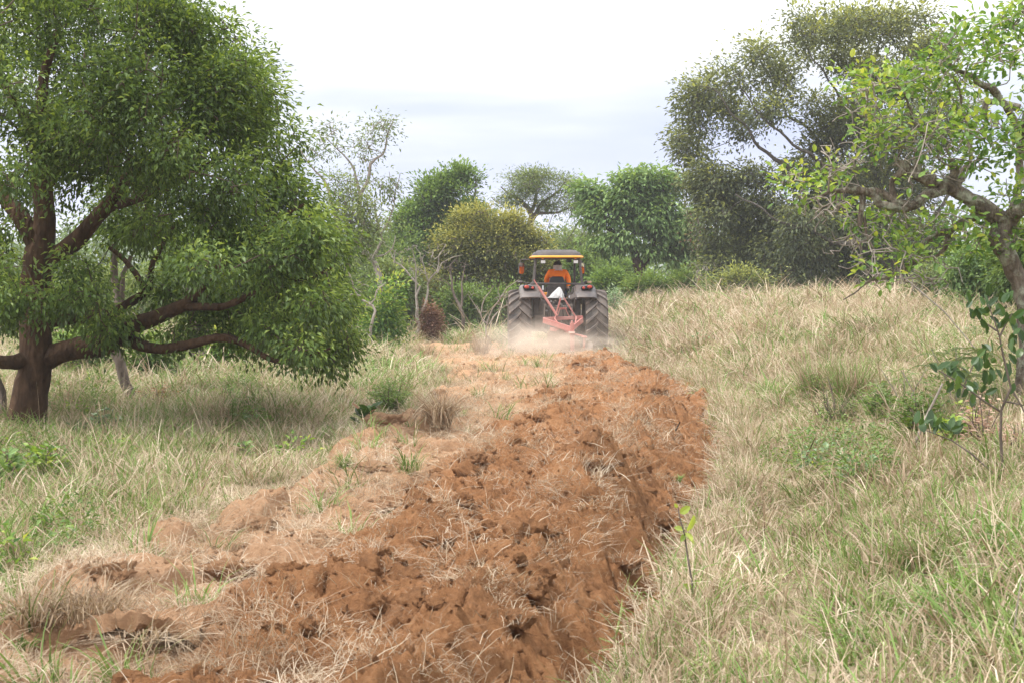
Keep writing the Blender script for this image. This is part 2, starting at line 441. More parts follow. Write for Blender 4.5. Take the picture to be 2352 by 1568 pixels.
M_LEAF_BROWN = leaf_mat('leaf_dead_brown', [(0.0, (0.10, 0.045, 0.03)), (0.6, (0.20, 0.10, 0.065)), (1.0, (0.36, 0.23, 0.16))], trans=0.15)
M_LEAF_PINK = leaf_mat('leaf_dry_pink', [(0.0, (0.42, 0.25, 0.18)), (0.6, (0.58, 0.40, 0.30)), (1.0, (0.70, 0.55, 0.42))], trans=0.25, tcol=(1, 1, 1, 1))
M_LEAF_BLUE = leaf_mat('leaf_blue_green', [(0.0, (0.10, 0.17, 0.09)), (0.6, (0.24, 0.35, 0.19)), (1.0, (0.46, 0.55, 0.36))], trans=0.3, tcol=(1.1, 1.1, .8, 1))
M_LEAF_BIG = leaf_mat('leaf_leathery', [(0.0, (0.028, 0.058, 0.02)), (0.5, (0.05, 0.105, 0.03)), (0.85, (0.12, 0.20, 0.075)), (1.0, (0.42, 0.38, 0.06))], rough=0.35, spec=0.5)
M_LEAF_RUST = leaf_mat('leaf_rusty', [(0.0, (0.22, 0.10, 0.05)), (1.0, (0.36, 0.19, 0.09))], trans=0.15)
M_BARK_DK = bark_mat('bark_dark_brown', (0.035, 0.022, 0.015), (0.075, 0.045, 0.028), (0.13, 0.078, 0.048), bump=0.8)
M_BARK_TWG = bark_mat('bark_twig_brown', (0.07, 0.052, 0.04), (0.135, 0.105, 0.082), (0.21, 0.17, 0.14))
M_BARK_OLD = bark_mat('bark_dull_grey', (0.045, 0.04, 0.034), (0.09, 0.08, 0.068), (0.15, 0.135, 0.115))
M_BARK_GREY = bark_mat('bark_lichen_grey', (0.05, 0.04, 0.032), (0.16, 0.13, 0.102), (0.31, 0.265, 0.22), scale=14, bump=1.0, lichen=(0.34, 0.35, 0.27))
M_BARK_MID = bark_mat('bark_grey_brown', (0.07, 0.055, 0.045), (0.15, 0.12, 0.10), (0.25, 0.21, 0.18))
M_BARK_PALE = bark_mat('bark_pale_dead', (0.16, 0.135, 0.11), (0.28, 0.245, 0.21), (0.40, 0.36, 0.32))

# ------------------------------------------------------------------ ground, soil, hills
def grid_mesh(name, X, Y, Z, mat, attrs=None):
    ny, nx = X.shape
    V = np.stack([X, Y, Z], -1).reshape(-1, 3)
    i = np.arange(ny * nx).reshape(ny, nx)
    F = np.stack([i[:-1, :-1], i[:-1, 1:], i[1:, 1:], i[1:, :-1]], -1).reshape(-1, 4)
    return mesh_np(name, V, F, mat, True, attrs)
xs = np.unique(np.concatenate([np.linspace(-900, -60, 18), np.linspace(-60, -14, 36), np.arange(-14, 18, 0.16), np.linspace(18, 60, 36), np.linspace(60, 900, 18)]))
ys = np.unique(np.concatenate([np.linspace(-120, -8, 16), np.arange(-8, 46, 0.2), np.linspace(46, 110, 80), np.linspace(110, 1500, 40)]))
X, Y = np.meshgrid(xs, ys)
tag(link('ground', grid_mesh('ground', X, Y, ground_z(X, Y), M_GROUND)), kind='structure')

rows = [YS0]
while rows[-1] < YS1: rows.append(rows[-1] + max(0.010, 0.0018 * rows[-1]))
rows = np.array(rows); u = np.linspace(0, 1, 320)
yy = rows[:, None] + 0 * u[None]
l_, r_ = eL(rows) - 0.25, eR(rows) + 0.25
xx = l_[:, None] + (r_ - l_)[:, None] * u[None]
zz, fr, mk = soil_z(xx, yy)
fr = fr * (1 - 0.45 * sstep(27, 33, yy))
tag(link('ploughed_soil', grid_mesh('ploughed_soil', xx, yy, zz, M_SOIL, {'fresh': fr.ravel()})), kind='structure')

# far forested hills
hx = np.linspace(-700, 900, 220); hy = np.linspace(560, 1000, 40)
HX, HY = np.meshgrid(hx, hy)
crest = 24 + 12 * np.exp(-((HX + 62) / 70) ** 2) + 10 * perlin(HX * 0.006, 2.0) + 2.0 * perlin(HX * 0.06, HY * 0.03)
HZ = -3 + crest * np.exp(-((HY - 760) / 110) ** 2) + 1.2 * perlin(HX * 0.25, HY * 0.08)
M_HILL = plain('hill_forest', (0.05, 0.085, 0.05), rough=0.95, spec=0.05, var=0.4, scale=0.4)
tag(link('hills', grid_mesh('hills', HX, HY, HZ, M_HILL)), kind='structure')
# ------------------------------------------------------------------ vegetation builders
def unit(v): return v / np.maximum(np.linalg.norm(v, axis=-1, keepdims=True), 1e-9)
def rand_unit(n):
    return unit(RNG.normal(size=(n, 3)))
_OVAL = np.array([(0, 0), (.22, -.42), (.55, -.5), (.85, -.3), (1, 0), (.85, .3), (.55, .5), (.22, .42)])
def leaf_arrays(pos, dirs, length, wr, tint, oval=False, fold=0.25):
    """leaf blades: base at pos, growing along dirs; returns V, F, tint per vertex"""
    n = len(pos); d = unit(dirs)
    side = unit(np.cross(d, rand_unit(n) * 0.6 + np.array([0, 0, 1.0])))
    nor = np.cross(side, d)
    L = length[:, None]; Wd = (length * wr)[:, None]
    if not oval:
        b = pos; t_ = pos + d * L - nor * L * 0.12
        m = pos + d * L * 0.45
        a = m + side * Wd * 0.5 + nor * Wd * fold; c = m - side * Wd * 0.5 + nor * Wd * fold
        V = np.stack([b, a, t_, c], 1).reshape(-1, 3)
        i = np.arange(n)[:, None] * 4
        F = np.concatenate([i + np.array([[0, 1, 2]]), i + np.array([[0, 2, 3]])], 0)
        return V, F, np.repeat(tint, 4)
    pts = []
    for (q, s) in _OVAL:
        pts.append(pos + d * L * q + side * Wd * s + nor * (Wd * abs(s) * fold * 1.6 - L * 0.16 * q * q))
    V = np.stack(pts, 1).reshape(-1, 3)
    i = np.arange(n)[:, None] * 8
    F = np.concatenate([i + np.array([[a, b, c]]) for a, b, c in ((0, 1, 2), (0, 2, 4), (2, 3, 4), (0, 4, 6), (4, 5, 6), (0, 6, 7))], 0)
    return V, F, np.repeat(tint, 8)
def leaf_mesh(name, mat, *a, **k):
    V, F, t = leaf_arrays(*a, **k)
    return mesh_np(name, V, F, mat, False, {'tint': t})
def frusta(P0, P1, R0, R1, n=4):
    d = unit(P1 - P0)
    ref = np.where(np.abs(d[:, 2:3]) > 0.9, np.array([[1.0, 0, 0]]), np.array([[0, 0, 1.0]]))
    a = unit(np.cross(d, ref)); b = np.cross(d, a)
    V = []
    for Pq, Rq in ((P0 - d * R0[:, None] * 0.5, R0), (P1, R1)):
        for k in range(n):
            th = 2 * PI * k / n
            V.append(Pq + (a * math.cos(th) + b * math.sin(th)) * Rq[:, None])
    V = np.stack(V, 1).reshape(-1, 3)
    i = np.arange(len(P0))[:, None] * (2 * n)
    F = np.concatenate([i + np.array([[k, (k + 1) % n, n + (k + 1) % n, n + k]]) for k in range(n)], 0)
    return V, F
def catmull(pts, step):
    pts = np.asarray(pts, dtype=float)
    if len(pts) == 2:
        q = np.vstack([pts[0] * 2 - pts[1], pts, pts[1] * 2 - pts[0]])
    else:
        q = np.vstack([2 * pts[0] - pts[1], pts, 2 * pts[-1] - pts[-2]])
    out_ = []
    for i in range(1, len(q) - 2):
        L = np.linalg.norm(q[i + 1][:3] - q[i][:3]); k = max(1, int(round(L / step)))
        for t in np.arange(k) / k:
            a, b, c, d = q[i - 1], q[i], q[i + 1], q[i + 2]
            out_.append(0.5 * (2 * b + (c - a) * t + (2 * a - 5 * b + 4 * c - d) * t * t + (3 * b - a - 3 * c + d) * t ** 3))
    out_.append(pts[-1])
    o = np.array(out_)
    o[:, 3] = np.maximum(o[:, 3], pts[:, 3].min() * 0.8)
    return o
class Tree:
    def __init__(s, name, base, label, cat='tree', group=None, bark=None):
        s.root = empty(name, tuple(base), label, cat, group)
        s.base = np.array(base, dtype=float); s.bark = bark or M_BARK_MID
        s.P = np.zeros((60000, 3)); s.par = np.full(60000, -1); s.R = np.zeros(60000); s.n = 0
        s.first_limb = True
    def add(s, p, par, r=0.0):
        i = s.n; s.P[i] = p; s.par[i] = par; s.R[i] = r; s.n += 1
        return i
    def limb(s, pts, name=None, step=0.12, wig=0.02, n=9, knob=0.06):
        """pts: list of (x, y, z, radius) in the world; a limb grown and meshed as one part"""
        c = catmull(pts, step)
        k = len(c)
        if wig:
            t = np.linspace(0, 1, k)
            w = np.stack([perlin(np.arange(k) * 0.35 + RNG.uniform(0, 50), 0.5 * np.ones(k) + RNG.uniform(0, 50)) for _ in range(3)], 1) * wig
            c[:, :3] += w * np.minimum(1, t * 4)[:, None]
        if s.n:
            par = int(np.argmin(((s.P[:s.n] - c[0, :3]) ** 2).sum(1)))
        else: par = -1
        for q in c: par = s.add(q[:3], par, q[3])
        # mesh
        prim = p_tube([tuple(q[:3] - s.base) for q in c], [q[3] for q in c], n)
        V = np.array(prim[0])
        cen = np.repeat(c[:, :3] - s.base, n, 0)
        rad = V - cen
        nzv = perlin(V[:, 0] * 9 + V[:, 2] * 6, V[:, 1] * 9 + V[:, 2] * 8)
        nz2 = perlin(V[:, 0] * 30 + V[:, 2] * 22, V[:, 1] * 30 + V[:, 2] * 19)
        V = cen + rad * (1 + knob * 2.2 * nzv + knob * nz2)[:, None]
        nm = name or ('trunk' if s.first_limb else 'limb')
        s.first_limb = False
        o = solid(nm, ([tuple(v) for v in V], prim[1]), s.bark, s.root, smooth=True)
        return o
    def grow(s, pts, step=0.25, arch=0.12, wig=0.1, far_pen=0.0):
        """connect attraction points one by one to the nearest wood"""
        pts = np.asarray(pts, dtype=float)
        n0 = s.n
        d0 = np.array([((s.P[:n0] - p) ** 2).sum(1).min() for p in pts])
        tips = []
        for k in np.argsort(d0):
            p = pts[k]
            dd = np.sqrt(((s.P[:s.n] - p) ** 2).sum(1))
            q = int(np.argmin(dd)); L = dd[q]
            m = max(1, int(L / step))
            a = s.P[q].copy(); cur = q
            w = RNG.normal(size=3) * wig * L; w[2] += arch * L
            for j in range(1, m + 1):
                t = j / m
                cur = s.add(a + (p - a) * t + w * (4 * t * (1 - t)) * 0.5, cur)
            tips.append(cur)
        s.grown0 = n0
        return np.array(tips)
    def twigs(s, tw=0.006, expo=0.42, n=4, name='twig_mass', mat=None, maxr=0.08):
        cnt = np.ones(s.n)
        for i in range(s.n - 1, 0, -1):
            if s.par[i] >= 0: cnt[s.par[i]] += cnt[i] * 0.6
        r = np.minimum(tw * cnt ** expo, maxr)
        g = np.nonzero(s.R[:s.n] == 0)[0]
        g = g[s.par[g] >= 0]
        pr = s.par[g]
        rp = np.where(s.R[pr] > 0, np.minimum(r[g] * 1.2, s.R[pr] * 0.8), r[pr])
        V, F = frusta(s.P[pr], s.P[g], np.minimum(rp, r[g] * 2.0), r[g], n)
        o = link(name, mesh_np(name, V - s.base, F, mat or s.bark, True), s.root)
        o['kind'] = 'stuff'
        s.thin = g
        return o
    def foliage(s, src, per, spread, length, wr, mat, droop=0.3, out_w=0.5, name='foliage', tint_bias=0.0, oval=False, center=None, tint_up=0.25, stuff=True, shade=0.3, keep=None):
        """leaves scattered round the points src"""
        n = len(src) * per
        c = np.repeat(src, per, 0)
        cl = np.repeat(RNG.normal(size=len(src)) * 0.18, per)          # whole sprays are lighter or darker
        off = RNG.normal(size=(n, 3)) * np.asarray(spread)
        pos = c + off
        ctr = np.asarray(center if center is not None else src.mean(0))
        d = unit(off) * 0.7 + unit(pos - ctr) * out_w + RNG.normal(size=(n, 3)) * 0.35 + np.array([0, 0, -droop])
        L = length * RNG.uniform(0.65, 1.25, n)
        tint = np.clip(0.42 + cl + RNG.normal(size=n) * 0.17 + tint_bias + (RNG.uniform(size=n) < .05) * .35 + tint_up * off[:, 2] / (np.abs(np.asarray(spread)).max() + 1e-6) * 0.5, 0, 1)  # upper leaves of each spray tinted lighter, highlights put into the leaf colour
        return pos, d, L, wr, tint, mat, name, oval, stuff
    def put_leaves(s, pk):
        pos, d, L, wr, tint, mat, name, oval, stuff = pk
        o = link(name, leaf_mesh(name, mat, pos - s.base, d, L, wr, tint, oval=oval), s.root)
        if stuff: o['kind'] = 'stuff'
        return o
def clump(pts, per=9, pull=0.35, freq=0.0, thr=-.12):
    """draw the points together into small sprays and open noise shaped gaps between them"""
    if freq:
        nv = np.array([mnoise.noise(Vector(p * freq)) for p in pts])
        if (nv > thr).sum() > 20: pts = pts[nv > thr]
    m = max(4, len(pts) // per); c = pts[RNG.choice(len(pts), m, replace=False)]
    o = pts.copy()
    for a in range(0, len(pts), 400):
        d = ((pts[a:a + 400, None, :] - c[None]) ** 2).sum(2); k = d.argmin(1)
        o[a:a + 400] += (c[k] - pts[a:a + 400]) * pull
    return o
def lobes_pts(lobes, n, shell=0.55):
    """random points in ellipsoids (cx,cy,cz,rx,ry,rz), some straying beyond their skin"""
    lb = np.asarray(lobes, dtype=float)
    w = (lb[:, 3] * lb[:, 4] * lb[:, 5]) ** (2 / 3); w /= w.sum()
    k = RNG.choice(len(lb), n, p=w)
    r = shell + (1 - shell) * RNG.uniform(size=n)
    r = np.where(RNG.uniform(size=n) < .20, RNG.uniform(.9, 1.45, n), r)
    return lb[k, :3] + rand_unit(n) * lb[k, 3:] * r[:, None]
def LB(px, py, rpx, rpy, d, off=0.0, rd=None):
    c = P(px, py, d + off); s = (d + off) / FOC
    return (c.x, c.y, c.z, rpx * s, rd if rd else (rpx + rpy) / 2 * s, rpy * s)
def pl(d, *pts):
    """limb points from (px, py, radius[, depth offset])"""
    r = []
    for q in pts:
        v = P(q[0], q[1], d + (q[3] if len(q) > 3 else 0.0)); r.append((v.x, v.y, v.z, q[2]))
    return r

# ------------------------------------------------------------------ left tree
def build_left_tree():
    d = 17.0
    b = hit(60, 985); d = b.y
    T = Tree('broad_tree', (b.x, b.y, b.z), 'large glossy green tree with thick dark brown trunk and low spreading limb on the left', bark=M_BARK_DK)
    T.limb(pl(d, (57, 1010, .27), (60, 975, .235), (70, 900, .205), (84, 815, .19), (78, 720, .175), (88, 600, .165), (100, 520, .13), (97, 400, .11), (96, 300, .085), (100, 190, .06), (135, 70, .04)), step=.1, n=14)
    T.limb(pl(d, (112, 600, .12), (178, 550, .105), (238, 482, .085, -.2), (300, 400, .065, -.4), (405, 320, .045, -.6), (470, 230, .03, -.8)))
    T.limb(pl(d, (84, 560, .12), (40, 490, .10), (-40, 400, .08, .2), (-150, 300, .05, .4)))
    T.limb(pl(d, (90, 830, .15), (150, 805, .125), (205, 795, .13), (250, 785, .125, -.2), (295, 755, .11, -.3), (350, 730, .09, -.4), (430, 698, .07, -.5), (470, 648, .06, -.5), (505, 615, .055, -.5), (560, 570, .04, -.4), (640, 500, .028, -.3), (700, 470, .018, -.3)), n=11)
    T.limb(pl(d, (85, 740, .10), (180, 728, .075, .3), (255, 720, .065, .4), (310, 690, .055, .4), (342, 660, .045, .4), (352, 600, .035, .4), (400, 520, .02, .3)))
    T.limb(pl(d, (330, 662, .04, .4), (300, 610, .033, .5), (250, 570, .025, .6)))
    T.limb(pl(d, (290, 782, .08, -.2), (360, 800, .06, -.5), (430, 790, .055, -.7), (520, 775, .045, -.9), (580, 800, .036, -1.0), (640, 832, .028, -1.1), (700, 818, .02, -1.1), (760, 800, .012, -1.1)))
    T.limb(pl(d, (420, 705, .05, -.5), (520, 700, .04, -.8), (620, 660, .033, -1.0), (700, 640, .022, -1.2), (770, 610, .014, -1.2)))
    T.limb(pl(d, (78, 820, .10), (10, 832, .08, -.3), (-80, 800, .06, -.5)))
    T.limb(pl(d, (96, 440, .08), (180, 330, .06, .6), (270, 200, .045, 1.0), (380, 90, .03, 1.2)))
    T.limb(pl(d, (95, 330, .06), (30, 230, .05, -.6), (-30, 120, .035, -1.0)))
    T.limb(pl(d, (240, 482, .06), (330, 450, .05, .5), (440, 400, .04, 1.0), (560, 330, .03, 1.1), (640, 280, .018, 1.1)))
    base = [(-70, 60, 200, 160), (150, 20, 190, 140), (350, 10, 140, 120), (440, 70, 90, 110), (100, -190, 250, 170), (320, -150, 150, 130),
            (545, 175, 85, 95), (610, 240, 66, 76), (470, 220, 130, 120), (280, 190, 150, 120), (60, 220, 150, 120), (-150, 300, 160, 180),
            (575, 330, 90, 80), (650, 300, 42, 55), (400, 370, 140, 100), (200, 370, 140, 90), (0, 400, 120, 100),
            (610, 470, 75, 75), (480, 500, 110, 70), (720, 520, 80, 75), (772, 565, 55, 60), (650, 600, 100, 70), (330, 500, 110, 60), (-60, 560, 120, 90),
            (720, 690, 80, 70), (775, 745, 42, 60), (780, 660, 42, 60), (600, 700, 80, 60), (150, 680, 110, 60), (20, 700, 110, 70), (500, 700, 70, 55), (640, 400, 70, 60), (690, 600, 80, 60),
            (640, 770, 70, 36), (600, 660, 60, 40), (540, 720, 60, 30), (470, 680, 50, 30), (620, 745, 110, 46), (770, 790, 50, 40), (690, 805, 80, 24), (500, 765, 60, 34), (560, 800, 50, 20), (760, 825, 50, 24), (700, 820, 50, 16), (545, 420, 90, 60), (600, 560, 90, 60), (690, 450, 50, 50), (450, 620, 90, 50), (760, 690, 60, 60), (690, 740, 70, 50), (800, 700, 30, 70), (540, 290, 90, 60), (130, 300, 120, 60), (270, 300, 120, 60), (430, 770, 60, 40), (740, 810, 60, 25), (370, 660, 60, 50), (200, 590, 90, 50), (240, 760, 80, 40), (560, 740, 60, 40)]
    lob = []
    for (px, py, rx, ry) in base:
        big = rx > 75
        for off in ((-1.5, 0.9) if big else (0.0,)):
            o = off + RNG.normal() * 0.45
            lob.append(LB(px + RNG.normal() * 6, py, rx * 0.92, ry * 0.92, d, o, max(0.45, rx / 190)))
    pts = clump(lobes_pts(lob, 5600, 0.25), 6, .38, 1.05, -.13)
    gl = surf_z(pts[:, 0], pts[:, 1]); pts = pts[pts[:, 2] > gl + 0.15]
    tips = T.grow(pts, step=0.3, arch=0.08, wig=0.10)
    T.twigs(tw=0.0046, expo=0.40, n=4, maxr=0.05, mat=M_BARK_TWG)
    src = np.concatenate([T.P[tips], T.P[T.thin][::5]])
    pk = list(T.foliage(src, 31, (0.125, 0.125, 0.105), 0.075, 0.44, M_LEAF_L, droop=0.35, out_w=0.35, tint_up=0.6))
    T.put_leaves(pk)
    return T
build_left_tree()

# ------------------------------------------------------------------ gnarled tree on the right bank
def build_gnarled_tree():
    d = 12.0
    bx = P(2338, 700, d)
    base = (bx.x, d, gz(bx.x, d) - 0.05)
    T = Tree('gnarled_tree', base, 'near gnarled tree with lichen grey twisted limbs and bright young leaves on the right bank', bark=M_BARK_GREY)
    def LM(pts, **k): return T.limb([(a_, b_, c_, r_ * .8) for a_, b_, c_, r_ in pts], **k)
    LM([(base[0] + .10, d, base[2], .15)] + pl(d, (2366, 760, .12), (2352, 690, .10), (2336, 630, .092), (2304, 575, .10), (2294, 545, .115), (2314, 515, .10), (2324, 495, .09)), step=.06, wig=.02, n=14, knob=.10)
    LM(pl(d, (2312, 512, .10), (2290, 500, .10), (2262, 479, .088), (2216, 450, .075), (2170, 432, .07), (2127, 450, .055), (2094, 474, .05), (2049, 478, .045), (2020, 468, .042), (2008, 448, .05), (1971, 437, .042), (1928, 438, .026), (1890, 448, .016), (1850, 470, .008)), step=.05, wig=.02, n=12, knob=.12)
    LM(pl(d, (2094, 474, .045), (2060, 464, .05), (2040, 450, .04), (2005, 440, .04), (1960, 442, .03)), step=.05, wig=.01, n=10, knob=.12)
    LM(pl(d, (2062, 464, .04), (2050, 440, .035), (2052, 415, .034), (2078, 388, .042), (2072, 376, .05), (2100, 398, .055), (2130, 415, .06), (2165, 432, .06)), step=.04, wig=.02, n=10, knob=.14)
    LM(pl(d, (2110, 400, .05), (2105, 360, .035), (2120, 320, .028), (2100, 280, .02, -.1), (2080, 230, .014, -.2), (2050, 180, .008, -.3)), step=.06, wig=.04, n=8, knob=.12)
    LM(pl(d, (2165, 430, .06), (2195, 395, .045, .1), (2186, 365, .035, .1)), step=.05, wig=.02, n=9, knob=.15)
    LM(pl(d, (2190, 440, .05), (2215, 400, .03, .2), (2230, 330, .024, .3), (2210, 250, .016, .3), (2190, 180, .01, .3)), step=.06, wig=.04, n=8, knob=.1)
    LM(pl(d, (2262, 482, .06), (2245, 495, .055, .2), (2194, 525, .045, .3), (2127, 552, .035, .4), (2118, 585, .032, .4), (2082, 614, .026, .4), (2016, 640, .018, .3), (1980, 660, .011, .3), (1940, 690, .006, .3)), step=.05, wig=.025, n=9, knob=.14)
    LM(pl(d, (2180, 530, .035, .3), (2172, 570, .026, .35), (2150, 590, .02, .4)), step=.05, wig=.02, n=7, knob=.12)
    LM(pl(d, (1984, 442, .032), (1981, 470, .034), (1975, 503, .03), (1974, 520, .022)), step=.05, wig=.006, n=9, knob=.1)
    LM(pl(d, (1985, 500, .018), (1992, 540, .014), (2010, 575, .009)), step=.05, wig=.02, n=6)
    LM(pl(d, (2322, 500, .09), (2345, 480, .08, -.2), (2400, 455, .07, -.4), (2480, 400, .05, -.6), (2540, 300, .03, -.8)), step=.07, wig=.03, n=10, knob=.1)
    LM(pl(d, (2318, 520, .07), (2330, 470, .05, .5), (2348, 380, .045, .7), (2338, 290, .04, .6), (2290, 215, .04, .4), (2230, 175, .025, .2), (2170, 150, .014, .0)), step=.07, wig=.05, n=10, knob=.12)
    LM(pl(d, (2342, 250, .045, .6), (2300, 235, .03, .6), (2265, 240, .035, .5), (2268, 285, .02, .4)), step=.06, wig=.02, n=9, knob=.15)
    LM(pl(d, (2345, 360, .05, .6), (2370, 250, .045, .3), (2390, 120, .03, .2), (2350, 20, .02, .1), (2300, -60, .01)), step=.07, wig=.05, n=9)
    # leafy sprays
    lv = [(1805, 412, 34, 26), (1850, 440, 40, 22), (1885, 405, 40, 34), (1925, 390, 34, 30), (1900, 440, 30, 20), (1960, 205, 44, 34), (2015, 215, 46, 38), (1925, 180, 24, 18), (2060, 200, 50, 44), (2035, 260, 60, 34), (2000, 290, 40, 26),
          (2100, 170, 64, 44), (2170, 130, 70, 54), (2240, 80, 70, 50), (2320, 50, 60, 60), (2300, 130, 60, 44), (2230, 180, 60, 44), (2160, 210, 50, 34), (2020, 320, 44, 34), (2060, 340, 30, 20), (2130, 300, 44, 34), (2190, 270, 44, 34),
          (2250, 300, 60, 50), (2310, 340, 54, 50), (2200, 360, 44, 34), (2080, 418, 24, 12), (2330, 430, 40, 40), (2060, 510, 34, 20), (1975, 560, 24, 18), (1990, 595, 30, 20), (2010, 625, 34, 20),
          (2060, 560, 54, 26), (2080, 590, 44, 22), (2130, 520, 60, 34), (2180, 500, 50, 30), (2200, 560, 50, 36), (2240, 590, 40, 26), (2230, 540, 36, 26), (1960, 500, 30, 26), (2020, 500, 30, 20), (2330, 560, 40, 50), (2420, 300, 80, 160), (2440, 60, 100, 100), (2420, 520, 60, 80), (2010, 450, 24, 14)]
    lob = []
    for q in lv:
        o = RNG.normal() * 0.5
        lob.append(LB(*q, d, o, 0.32 + q[2] / 320))
    pts = clump(lobes_pts(lob, 640, 0.3), 7, .35)
    T.grow(pts, step=0.09, arch=0.02, wig=0.34)
    n1 = T.n
    tw = [LB(2090, 330, 70, 100, d, 0, .5), LB(1990, 260, 60, 70, d, 0, .5), LB(1950, 380, 70, 50, d, 0, .5), LB(2150, 400, 60, 50, d, 0, .4), LB(1900, 480, 60, 60, d, 0, .5), LB(1960, 560, 70, 60, d, 0, .5),
          LB(2080, 500, 80, 60, d, 0, .4), LB(2200, 320, 60, 60, d, 0, .5), LB(2120, 640, 120, 30, d, 0, .4)]
    T.grow(lobes_pts(tw, 620, 0.1), step=0.07, arch=-0.02, wig=0.45)
    T.twigs(tw=0.0036, expo=0.40, n=5, maxr=0.03, mat=M_BARK_PALE)
    # leaves sit on the ends of the leafy twigs
    cnt = 5600
    src = pts[RNG.integers(0, len(pts), cnt)]
    off = RNG.normal(size=(cnt, 3)) * np.array([.085, .085, .06])
    pos = src + off
    dirs = unit(off) + np.array([-.15, -.1, .25]) + RNG.normal(size=(cnt, 3)) * .35
    L = .060 * RNG.uniform(.65, 1.3, cnt)
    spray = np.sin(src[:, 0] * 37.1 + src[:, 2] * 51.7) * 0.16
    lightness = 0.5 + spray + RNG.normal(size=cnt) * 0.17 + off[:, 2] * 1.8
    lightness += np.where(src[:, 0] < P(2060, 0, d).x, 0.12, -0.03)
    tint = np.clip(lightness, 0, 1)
    pos -= T.base
    # the largest ones nearest to the camera are objects of their own
    vis = (pos[:, 0] + T.base[0] < P(2350, 0, d).x) & (pos[:, 2] + T.base[2] < P(0, 2, d).z)
    order = np.argsort(np.where(vis, (pos[:, 1]) - L * 8, 99.0))
    single, rest = order[:290], order[290:]
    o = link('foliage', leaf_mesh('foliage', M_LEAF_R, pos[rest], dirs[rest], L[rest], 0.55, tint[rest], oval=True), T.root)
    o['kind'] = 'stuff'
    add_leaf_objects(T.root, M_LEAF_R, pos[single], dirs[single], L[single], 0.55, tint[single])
    return T
_leaf_lib = {}
def add_leaf_objects(root, mat, pos, dirs, L, wr, tint, name='leaf', nrm=None):
    """leaves as single parts; alike leaves share one of ten meshes per material"""
    key = mat.name
    if key not in _leaf_lib:
        ms = []
        for k in range(10):
            V, F, t = leaf_arrays(np.zeros((1, 3)), np.array([[1.0, 0, 0]]), np.array([1.0]), wr * (0.85 + 0.03 * k), np.array([(k + .5) / 10]), oval=True, fold=0.12 + 0.03 * (k % 4))
            ms.append(mesh_np(name, V, F, mat, False, {'tint': t}))
        _leaf_lib[key] = ms
    for p, d, l, t in zip(pos, dirs, L, tint):
        o = bpy.data.objects.new(name, _leaf_lib[key][int(min(9, max(0, t * 10)))])
        COL.objects.link(o); o.parent = root
        o.location = tuple(p); o.scale = (l, l, l)
        q = Vector(d).to_track_quat('X', 'Z'); o.rotation_euler = q.to_euler()
        if nrm is None: o.rotation_euler.rotate_axis('X', random.uniform(-.6, .6))
        else:
            xa = Vector(d).normalized(); za = Vector((nrm[0] + random.gauss(0, .45), nrm[1], nrm[2] + random.gauss(0, .45)))
            za = (za - xa * za.dot(xa)).normalized(); ya = za.cross(xa)
            o.rotation_euler = Matrix((xa, ya, za)).transposed().to_euler()
build_gnarled_tree()

# ------------------------------------------------------------------ trees and bushes behind
def simple_tree(name, label, d, base_px, limbs, lobes, n_pts, per, spread, leaf, wr, mat, cat='tree', group=None, bark=None, tw=0.010, expo=0.42, droop=0.3, shell=0.3, arch=0.08, wig=0.12, step=0.5, out_w=0.4, tint_up=0.5, bias=0.0, maxr=0.12, twig_mat=None, base_z=None, depth_k=1.0, off_j=0.25, oval=False, minz=0.1, src_thin=3, top_tint=0.0, cl=(7, .35), gap=None, gthr=-.22):
    bx = P(base_px, HOR, d).x
    b = (bx, d, (gz(bx, d) if base_z is None else base_z) - 0.05)
    T = Tree(name, b, label, cat, group, bark or M_BARK_MID)
    for k, l in enumerate(limbs):
        pts = [(a_, b_, c_, r_ * (.62 if d > 49 and cat == 'tree' else 1)) for a_, b_, c_, r_ in pl(d, *l)]
        if k == 0: pts = [(b[0], b[1], b[2], pts[0][3] * 1.2)] + pts
        T.limb(pts, step=max(0.15, d * 0.006), wig=0.004 * d, n=8)
    lob = []
    for q in lobes:
        off = q[4] if len(q) > 4 else RNG.normal() * off_j * (q[2] * d / FOC)
        lob.append(LB(q[0], q[1], q[2], q[3], d, off, (q[2] + q[3]) / 2 * d / FOC * depth_k))
    gap = gap or 38.0 / d
    pts = clump(lobes_pts(lob, int(n_pts * 1.35), shell), *cl, gap, gthr)
    g_ = surf_z(pts[:, 0], pts[:, 1]); pts = pts[pts[:, 2] > g_ + minz]
    T.grow(pts, step=step, arch=arch, wig=wig)
    T.twigs(tw=tw, expo=expo, n=3, maxr=maxr, mat=twig_mat)
    if per:
        src = np.concatenate([pts, T.P[T.thin][::src_thin]])
        pk = list(T.foliage(src, per, spread, leaf, wr, mat, droop=droop, out_w=out_w, tint_up=tint_up, tint_bias=bias, oval=oval))
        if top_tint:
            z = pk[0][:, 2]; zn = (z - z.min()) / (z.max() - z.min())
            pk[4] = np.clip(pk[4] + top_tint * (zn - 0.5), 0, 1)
        T.put_leaves(pk)
    return T

